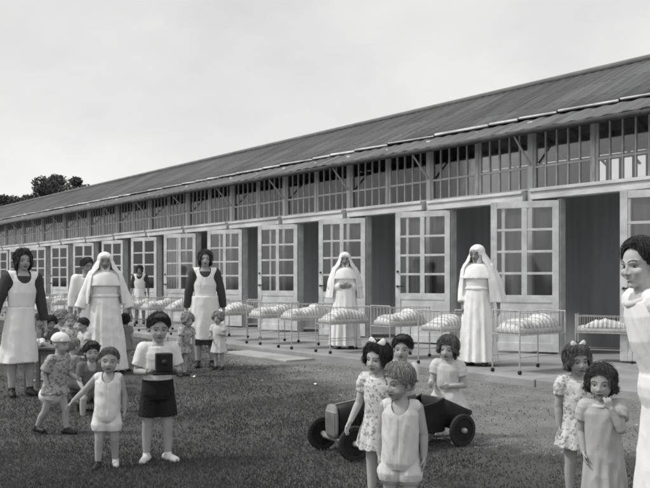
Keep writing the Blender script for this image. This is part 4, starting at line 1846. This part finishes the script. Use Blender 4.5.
# two small ones by the middle nurse
f = Fig('curly fair-haired child bending forward just left of the middle nurse', at(182, 10.8), .86, .15, 35, 'skin2', dict(R=((-.2, -.6, -1), (.1, -.6, -.9)), L=((.2, -.6, -1), (-.1, -.6, -.9))),
        None, (24, 0, 0), (0, 8, 0), None, 'child', None, 10.8, shoes='shoe_dark')
f.dress(M['floral2'], .36 * f.H, .6, .3, .15, 8, .06, seed=141)
f.hair('hair_fair', HAIR_CURL, 19)
f = Fig('fair-haired child in pale smock close against the right side of the middle nurse', at(219, 11.6), .82, .15, -25, 'skin2', dict(R=((-.3, -.2, -1), (.2, -.9, -.2)), L=((.2, -.2, -1), (-.2, -.9, .1))),
        None, (0, 0, -3), (0, 4, 0), None, 'child', None, 11.6, shoes='shoe_dark')
f.dress(M['offwhite'], .30 * f.H, .6, .3, .155, 8, .06, seed=151)
f.hair('hair_fair', HAIR_CURL, 20)

# group at the car
f = Fig('dark-haired girl with bow and flowered white dress, hand at the toy car bonnet', at(380, 4.72), .92, .35, -26, 'skin',
        dict(R=((-.30, -.10, -1), (-.22, -.45, -.75)), L=((.15, .08, -1), (.05, -.1, -1))), None, (4, 0, 0), (-8, 10, 4), None, 'child', None, 4.5, shoes='shoe_dark')
f.dress(M['floral'], .335 * f.H, 'puff', .34, .155, 9, .07, seed=161)
f.collar(M['white'], .056)
f.hair('hair_dark', dict(HAIR_BOB, length=.30, fringe=None, front=.86), 21)
f.bow(M['white'], (.10, -.10, 1.05), 1.35)

f = Fig('fair-haired toddler in a pale romper nearest the camera, head turned to the left', at(400, 4.05), .865, .1, -8, 'skin2',
        dict(R=((-.17, .05, -1), (.0, -.12, -1)), L=((.24, .07, -1), (.06, -.12, -1))), None, (0, 0, 1), (-38, 10, 3), None, 'child', None, 3.7, 1.02)
f.romper(M['offwhite'], .50, .080)
f.hair('hair_fair', dict(HAIR_TODD, rad=.05, puff=.035, front=.80, side=.50), 22)

f = Fig('dark-haired child sitting inside the toy car, mostly hidden behind other children', at(402, 6.35), 1.0, .35, -30, 'skin2',
        dict(R=((-.2, -.5, -1), (.1, -1, -.1)), L=((.2, -.5, -1), (-.1, -1, -.1))), SIT, (0, 0, 0), (20, 4, 0), .30, 'child', None, 6.3)
f.shirt(M['offwhite'], .7)
f.shorts(M['midgrey'], .8)
f.hair('hair_dark', HAIR_BOY, 23)

f = Fig('girl with pale hairband and light dress sitting on the tail of the toy car', at(447, 6.62), .99, .35, -12, 'skin',
        dict(R=((-.22, -.30, -1), (.15, -.9, .1)), L=((.30, -.1, -1), (-.9, -.75, .0))), dict(R=((-.2, -1, -.25), (-.05, .1, -1)), L=((.15, -1, -.25), (.05, .1, -1))),
        (6, 0, 3), (-6, 10, 4), .295, 'child', None, 6.6)
f.dress(M['offwhite'], .235, 'puff', .34, .185, 9, .06, seed=181)
f.hair('hair_mid', dict(HAIR_BOB, length=.22), 24)
mb = MB()
pts = []
for i in range(15):
    a = math.pi * i / 14
    pts.append(f.hd(.445 * math.cos(a), -.02, .58 + .475 * math.sin(a)))
mb.chain(pts, [.035 * f.hh] * 15)
f.finish('hairband', mb, M['white'], 1)

# two girls by the smiling nurse
f = Fig('girl with white bow and flowered dress behind the girl with hand at her mouth', at(579, 4.75), .90, .3, 16, 'skin2',
        dict(R=((-.20, .05, -1), (-.02, -.12, -1)), L=((.2, .0, -1), (.0, -.4, -1))), None, (0, 0, -2), (8, 8, -4), None, 'child', None, 4.7, shoes='shoe_dark')
f.dress(M['floral'], .345 * f.H, 'puff', .34, .150, 9, .07, seed=191)
f.hair('hair_mid', dict(HAIR_BOB, length=.22, puff=.035), 25)
f.bow(M['white'], (-.0, -.06, 1.06), 1.1)

f = Fig('curly dark-haired girl holding a hand to her mouth beside the smiling nurse', at(604, 4.1), .85, .2, -6, 'skin2',
        dict(R=((-.25, .05, -1), (.2, -.5, -1)), L=((.12, -.75, -.8), (-.42, -.12, 1.1), (-.3, 1, .2), (-.6, 0, .5))), None, (2, 0, -2), (-2, 8, 0), None, 'child', None, 4.1, hands=(.9, .5), shoes='shoe_dark')
f.dress(M['palegrey'], .16 * f.H, 'puff', .34, .140, 9, .07, seed=201)
f.hair('hair_brown', dict(HAIR_CURL, length=.24, rad=.06, puff=.035, wave=.08, front=.86), 26)
f.collar(M['offwhite'], .06)

# ------------------------------------------------------------------ small table with things on it
tb = empty('small_table', at(62, 9.45), HEAD + math.radians(-2), 'low wooden children\'s table on the grass in front of the left nun', 'table')
mb = MB()
mb.box((0, 0, .505), (.80, .44, .03))
mb.build('table_top', M['wood'], tb, smooth=False, bevel=.006)
mb = MB()
for sy in (-.17, .17):
    mb.box((0, sy, .455), (.70, .02, .07))
for sx in (-.35, .35):
    mb.box((sx, 0, .455), (.02, .34, .07))
mb.build('apron_rail', M['wood'], tb, smooth=False)
for sx in (-.355, .355):
    for sy in (-.175, .175):
        mb = MB()
        mb.box((sx, sy, .245), (.045, .045, .49))
        mb.build('leg', M['wood'], tb, smooth=False, bevel=.004)
mb = MB()
r = np.random.default_rng(5)
for i in range(14):
    mb.ell((r.uniform(-.1, .1), r.uniform(-.06, .06), r.uniform(.02, .075)), (r.uniform(.03, .06), r.uniform(.03, .05), r.uniform(.02, .04)))
V, F = remesh(mb, .006, 2)
o = mesh_obj('cloth_bundle', V, F, M['white'])
o.location = at(37.5, 9.4) + Vector((0, 0, .515))
tag(o, 'crumpled white cloth bundle lying on the left end of the small table', 'cloth')
mb = MB()
mb.box((0, 0, .09), (.30, .20, .025))
for sx in (-.12, .12):
    mb.box((sx, 0, .04), (.025, .18, .08))
o = mb.build('stool', M['wood'], smooth=False, bevel=.004)
o.location = at(91, 7.97)
o.rotation_euler = (0, 0, HEAD)
tag(o, 'very low wooden stool under the dark-haired child sitting in front of the table', 'stool')
o2 = o.copy()
COL.objects.link(o2)
o2.location = at(69, 8.55)
o2.scale = (1, 1, 1.4)
o2.rotation_euler = (0, 0, HEAD + 1.2)
tag(o2, 'very low wooden stool under the fair child seated behind the striding toddler', 'stool')

# ------------------------------------------------------------------ toy car (local: nose towards -x, own left side towards -y)
CARA = math.radians(30)
cm = at(338, 5.93)
hx = -(RGT * math.cos(CARA)) - FWD * math.sin(CARA)         # heading
rz = math.atan2(hx.y, hx.x) + math.pi
car = empty('pedal_car', cm, rz, 'black pedal car with pale radiator grille standing on the grass among the children', 'toy car')
WR = .128
TRK = .46


def sect(x, w_, zb, zt, rr=.35, n=24):
    """rounded body section at x"""
    out = []
    for j in range(n):
        a = 2 * math.pi * j / n
        c, s_ = math.cos(a), math.sin(a)
        e = .55
        out.append((x, math.copysign(abs(c) ** e, c) * w_ / 2, (zb + zt) / 2 + math.copysign(abs(s_) ** (e + (.25 if s_ > 0 else 0)), s_) * (zt - zb) / 2))
    return np.array(out)


mb = MB()
mb.loft([sect(-.03, .17, .15, .375), sect(.10, .19, .15, .39), sect(.30, .25, .14, .415), sect(.40, .29, .13, .425), sect(.44, .30, .12, .43)])
bn = mb.build('bonnet', M['black'], car, bevel=0)
mb = MB()
for i in range(7):
    x = .10 + .04 * i
    yy = -(.19 + (x - .10) * .3) / 2 - .002
    mb.cap((x, yy, .235), .006, (x - .01, yy, .315), .006, 6)
mb.build('louvres', M['black'], bn)
mb = MB()
mb.cap((-.03, 0, .379), .006, (.42, 0, .431), .006, 8)
mb.build('hinge', M['steel'], bn)
# cockpit sides and tail
mb = MB()
for sg in (-1, 1):
    xs = [.42, .55, .68, .80, .88]
    tops = [.425, .36, .33, .35, .38]
    V = []
    for x, t in zip(xs, tops):
        for y in (.150, .128):
            V += [(x, sg * y, .12), (x, sg * y, t)]
    F = []
    for i in range(len(xs) - 1):
        a, b = i * 4, (i + 1) * 4
        F += [(a, b, b + 1, a + 1), (a + 2, a + 3, b + 3, b + 2), (a + 1, b + 1, b + 3, a + 3), (a, a + 2, b + 2, b)]
    F += [(0, 1, 3, 2), (16, 18, 19, 17)]
    mb.add(V, F)
mb.span((.42, -.128, .11), (.88, .128, .13))
mb.build('cockpit', M['black'], car, smooth=False)
mb = MB()
mb.loft([sect(.86, .30, .12, .375), sect(.95, .29, .13, .36), sect(1.06, .24, .15, .315), sect(1.18, .16, .18, .265), sect(1.26, .06, .20, .235)])
mb.build('tail', M['black'], car)
mb = MB()
mb.loft([sect(-.045, .165, .13, .385), sect(-.062, .158, .135, .38)])
gr = mb.build('radiator', M['radiator'], car)
mb = MB()
mb.box((-.063, 0, .238), (.006, .122, .165))
mb.build('grille_core', M['wood'], gr, smooth=False, bevel=.002)
mb = MB()
for i in range(9):
    yy = -.058 + .116 * i / 8
    mb.cap((-.067, yy, .160), .0032, (-.067, yy, .316), .0032, 6)
mb.cap((-.062, -.07, .325), .006, (-.062, .07, .325), .006, 6)
mb.build('grille_bars', M['steel'], gr)
mb = MB()
mb.box((.80, 0, .20), (.16, .24, .05))
mb.box((.865, 0, .29), (.03, .24, .18))
mb.build('seat', M['wood'], car, bevel=.01)
mb = MB()
pts = [(.50 + .03 * math.sin(a), .085 * math.cos(a), .44 + .085 * math.sin(a)) for a in np.linspace(0, 2 * math.pi, 19)]
mb.tube(pts, .008)
mb.cap((.50, 0, .44), .012, (.40, 0, .40), .01)
for a in (0, 2.1, 4.2):
    mb.cap((.50, 0, .44), .005, (.50 + .03 * math.sin(a), .085 * math.cos(a), .44 + .085 * math.sin(a)), .005)
mb.build('steering_wheel', M['black'], car)
mb = MB()
mb.cap((.0, -TRK / 2, WR), .012, (.0, TRK / 2, WR), .012)
mb.cap((1.0, -TRK / 2 + .02, WR), .012, (1.0, TRK / 2 - .02, WR), .012)
mb.cap((.0, -.12, WR + .01), .009, (.35, -.07, .15), .009)
mb.cap((.0, .12, WR + .01), .009, (.35, .07, .15), .009)
mb.box((-.02, 0, .125), (.05, .30, .025))
mb.build('axle', M['steel'], car)


def wheel(x, y, steer=0):
    mb = MB()
    for i in range(28):
        a, b = 2 * math.pi * i / 28, 2 * math.pi * (i + 1) / 28
        mb.cap((math.cos(a) * (WR - .016), 0, math.sin(a) * (WR - .016)), .016, (math.cos(b) * (WR - .016), 0, math.sin(b) * (WR - .016)), .016, 10, rows=1)
    wl = mb.build('wheel', M['tyre'], car)
    wl.location = (x, y, WR)
    wl.rotation_euler = (0, 0, steer)
    mb = MB()
    mb.cap((0, -.010, 0), WR - .028, (0, .010, 0), WR - .028, 30, round_=False)
    mb.build('disc', M['black'], wl, smooth=False)
    mb = MB()
    for i in range(28):
        a, b = 2 * math.pi * i / 28, 2 * math.pi * (i + 1) / 28
        for sg in (-1, 1):
            mb.cap((math.cos(a) * (WR - .03), sg * .012, math.sin(a) * (WR - .03)), .006, (math.cos(b) * (WR - .03), sg * .012, math.sin(b) * (WR - .03)), .006, 6, rows=1)
    mb.build('rim', M['tyre'], wl)
    mb = MB()
    mb.cap((0, -.028, 0), .022, (0, .028, 0), .022, 14)
    mb.build('hubcap', M['radiator'], wl)


for x, y, st_ in ((0, -TRK / 2, -.12), (0, TRK / 2, -.12), (1.0, -TRK / 2 + .01, 0), (1.0, TRK / 2 - .01, 0)):
    wheel(x, y, st_)

# ------------------------------------------------------------------ grass and loose stones
def in_gravel(P):
    y0 = grav_y(P[:, 0])
    return (P[:, 1] > y0) & (P[:, 0] > ex[0])


n = 480000
u = RNG.uniform(0, 1, n)
dep = 1 / (1 / 2.4 - u * (1 / 2.4 - 1 / 26))          # denser near the camera
lat = RNG.uniform(-.62, .62, n) * (dep + 1.2)
P = np.stack([FWD.x * dep + RGT.x * lat, FWD.y * dep + RGT.y * lat], 1)
pat = .8 * wob(np.c_[P, np.zeros(n)], .8, 8) + .9 * wob(np.c_[P, np.zeros(n)], 1.9, 3) + .6 * wob(np.c_[P, np.zeros(n)], 5.1, 4)
ok = (P[:, 1] < PLAT - .02) & (RNG.uniform(-1.3, 1.6, n) < 1.25 * pat + .75)
gv = in_gravel(P)
dg = np.where(P[:, 0] > ex[0], grav_y(P[:, 0]) - P[:, 1], 1.0)     # metres inside the lawn edge
pr = np.where(dg > 0, np.clip(.30 + dg / 1.1, 0, 1), .42 * np.exp(dg / .5) + .02)
ok &= RNG.uniform(0, 1, n) < pr * (1 + .5 * pat)
P, dep, pat = P[ok], dep[ok], pat[ok]
n = len(P)
hgt = RNG.uniform(.008, .026, n) * (1 + .35 * np.clip(pat, -1, 1)) * (1 + dep * .03)
wid = RNG.uniform(.0016, .0034, n) * (1 + dep * .16)
az = RNG.uniform(0, 6.283, n)
ln = RNG.uniform(.1, .9, n) * hgt
a2 = RNG.uniform(0, 6.283, n)
B0 = np.stack([P[:, 0] - np.cos(az) * wid, P[:, 1] - np.sin(az) * wid, np.zeros(n)], 1)
B1 = np.stack([P[:, 0] + np.cos(az) * wid, P[:, 1] + np.sin(az) * wid, np.zeros(n)], 1)
T = np.stack([P[:, 0] + np.cos(a2) * ln, P[:, 1] + np.sin(a2) * ln, hgt], 1)
V = np.stack([B0, B1, T], 1).reshape(-1, 3)
me = bpy.data.meshes.new('grass')
me.vertices.add(3 * n)
me.vertices.foreach_set('co', V.ravel())
me.loops.add(3 * n)
me.loops.foreach_set('vertex_index', np.arange(3 * n, dtype=np.int32))
me.polygons.add(n)
me.polygons.foreach_set('loop_start', np.arange(n, dtype=np.int32) * 3)
me.polygons.foreach_set('loop_total', np.full(n, 3, np.int32))
me.materials.append(M['grass'])
me.materials.append(M['grass2'])
me.polygons.foreach_set('material_index', (RNG.uniform(0, 1, n) < .16).astype(np.int32))
me.update(calc_edges=True)
o = bpy.data.objects.new('grass', me)
link(o)
tag(o, 'short uneven lawn grass covering the foreground', 'grass', kind='stuff')

# loose stones on the gravel
n = 15000
sx_ = RNG.uniform(ex[0], .5, n)
yy = RNG.uniform(4.6, 7.98, n)
y0 = grav_y(sx_) - np.abs(RNG.normal(0, .18, n))
ok = yy > y0
sx_, yy = sx_[ok], yy[ok]
n = len(sx_)
sz = RNG.uniform(.004, .011, n) * np.where(RNG.uniform(0, 1, n) < .05, 1.8, 1)
oct_ = np.array([(1, 0, 0), (0, 1, 0), (-1, 0, 0), (0, -1, 0), (0, 0, .7), (0, 0, -.4)])
ang = RNG.uniform(0, 6.28, n)
ca, sa = np.cos(ang), np.sin(ang)
jit = RNG.uniform(.6, 1.3, (n, 6, 1))
O = oct_[None] * jit * sz[:, None, None]
X = O[:, :, 0] * ca[:, None] - O[:, :, 1] * sa[:, None] + sx_[:, None]
Y = O[:, :, 0] * sa[:, None] + O[:, :, 1] * ca[:, None] + yy[:, None]
V = np.stack([X, Y, O[:, :, 2] + .006], 2).reshape(-1, 3)
f8 = np.array([(0, 1, 4), (1, 2, 4), (2, 3, 4), (3, 0, 4), (1, 0, 5), (2, 1, 5), (3, 2, 5), (0, 3, 5)])
Fi = (f8[None] + (np.arange(n) * 6)[:, None, None]).reshape(-1, 3)
me = bpy.data.meshes.new('pebbles')
me.from_pydata(V.tolist(), [], Fi.tolist())
me.materials.append(M['pebble'])
me.update()
o = bpy.data.objects.new('pebbles', me)
link(o)
tag(o, 'loose small stones scattered over the gravel strip beside the platform', 'pebbles', kind='stuff')
# a few scraps of paper on the lawn
for (px, py, lab) in ((193, 378, 'small white paper scrap lying on the lawn below the middle nurse'), (316, 386, 'small pale scrap lying at the edge of the gravel')):
    mb = MB()
    xs = np.linspace(-.03, .03, 5)
    V = [(x, y, .025 + .012 * math.sin(x * 60 + y * 40 + px)) for y in np.linspace(-.018, .018, 4) for x in xs]
    F = [(j * 5 + i, j * 5 + i + 1, (j + 1) * 5 + i + 1, (j + 1) * 5 + i) for j in range(3) for i in range(4)]
    mb.add(V, F)
    o = mb.build('paper_scrap', M['white'])
    o.modifiers.new('t', 'SOLIDIFY').thickness = .002
    o.location = gp(px, py)
    o.rotation_euler = (0, 0, px)
    tag(o, lab, 'scrap')
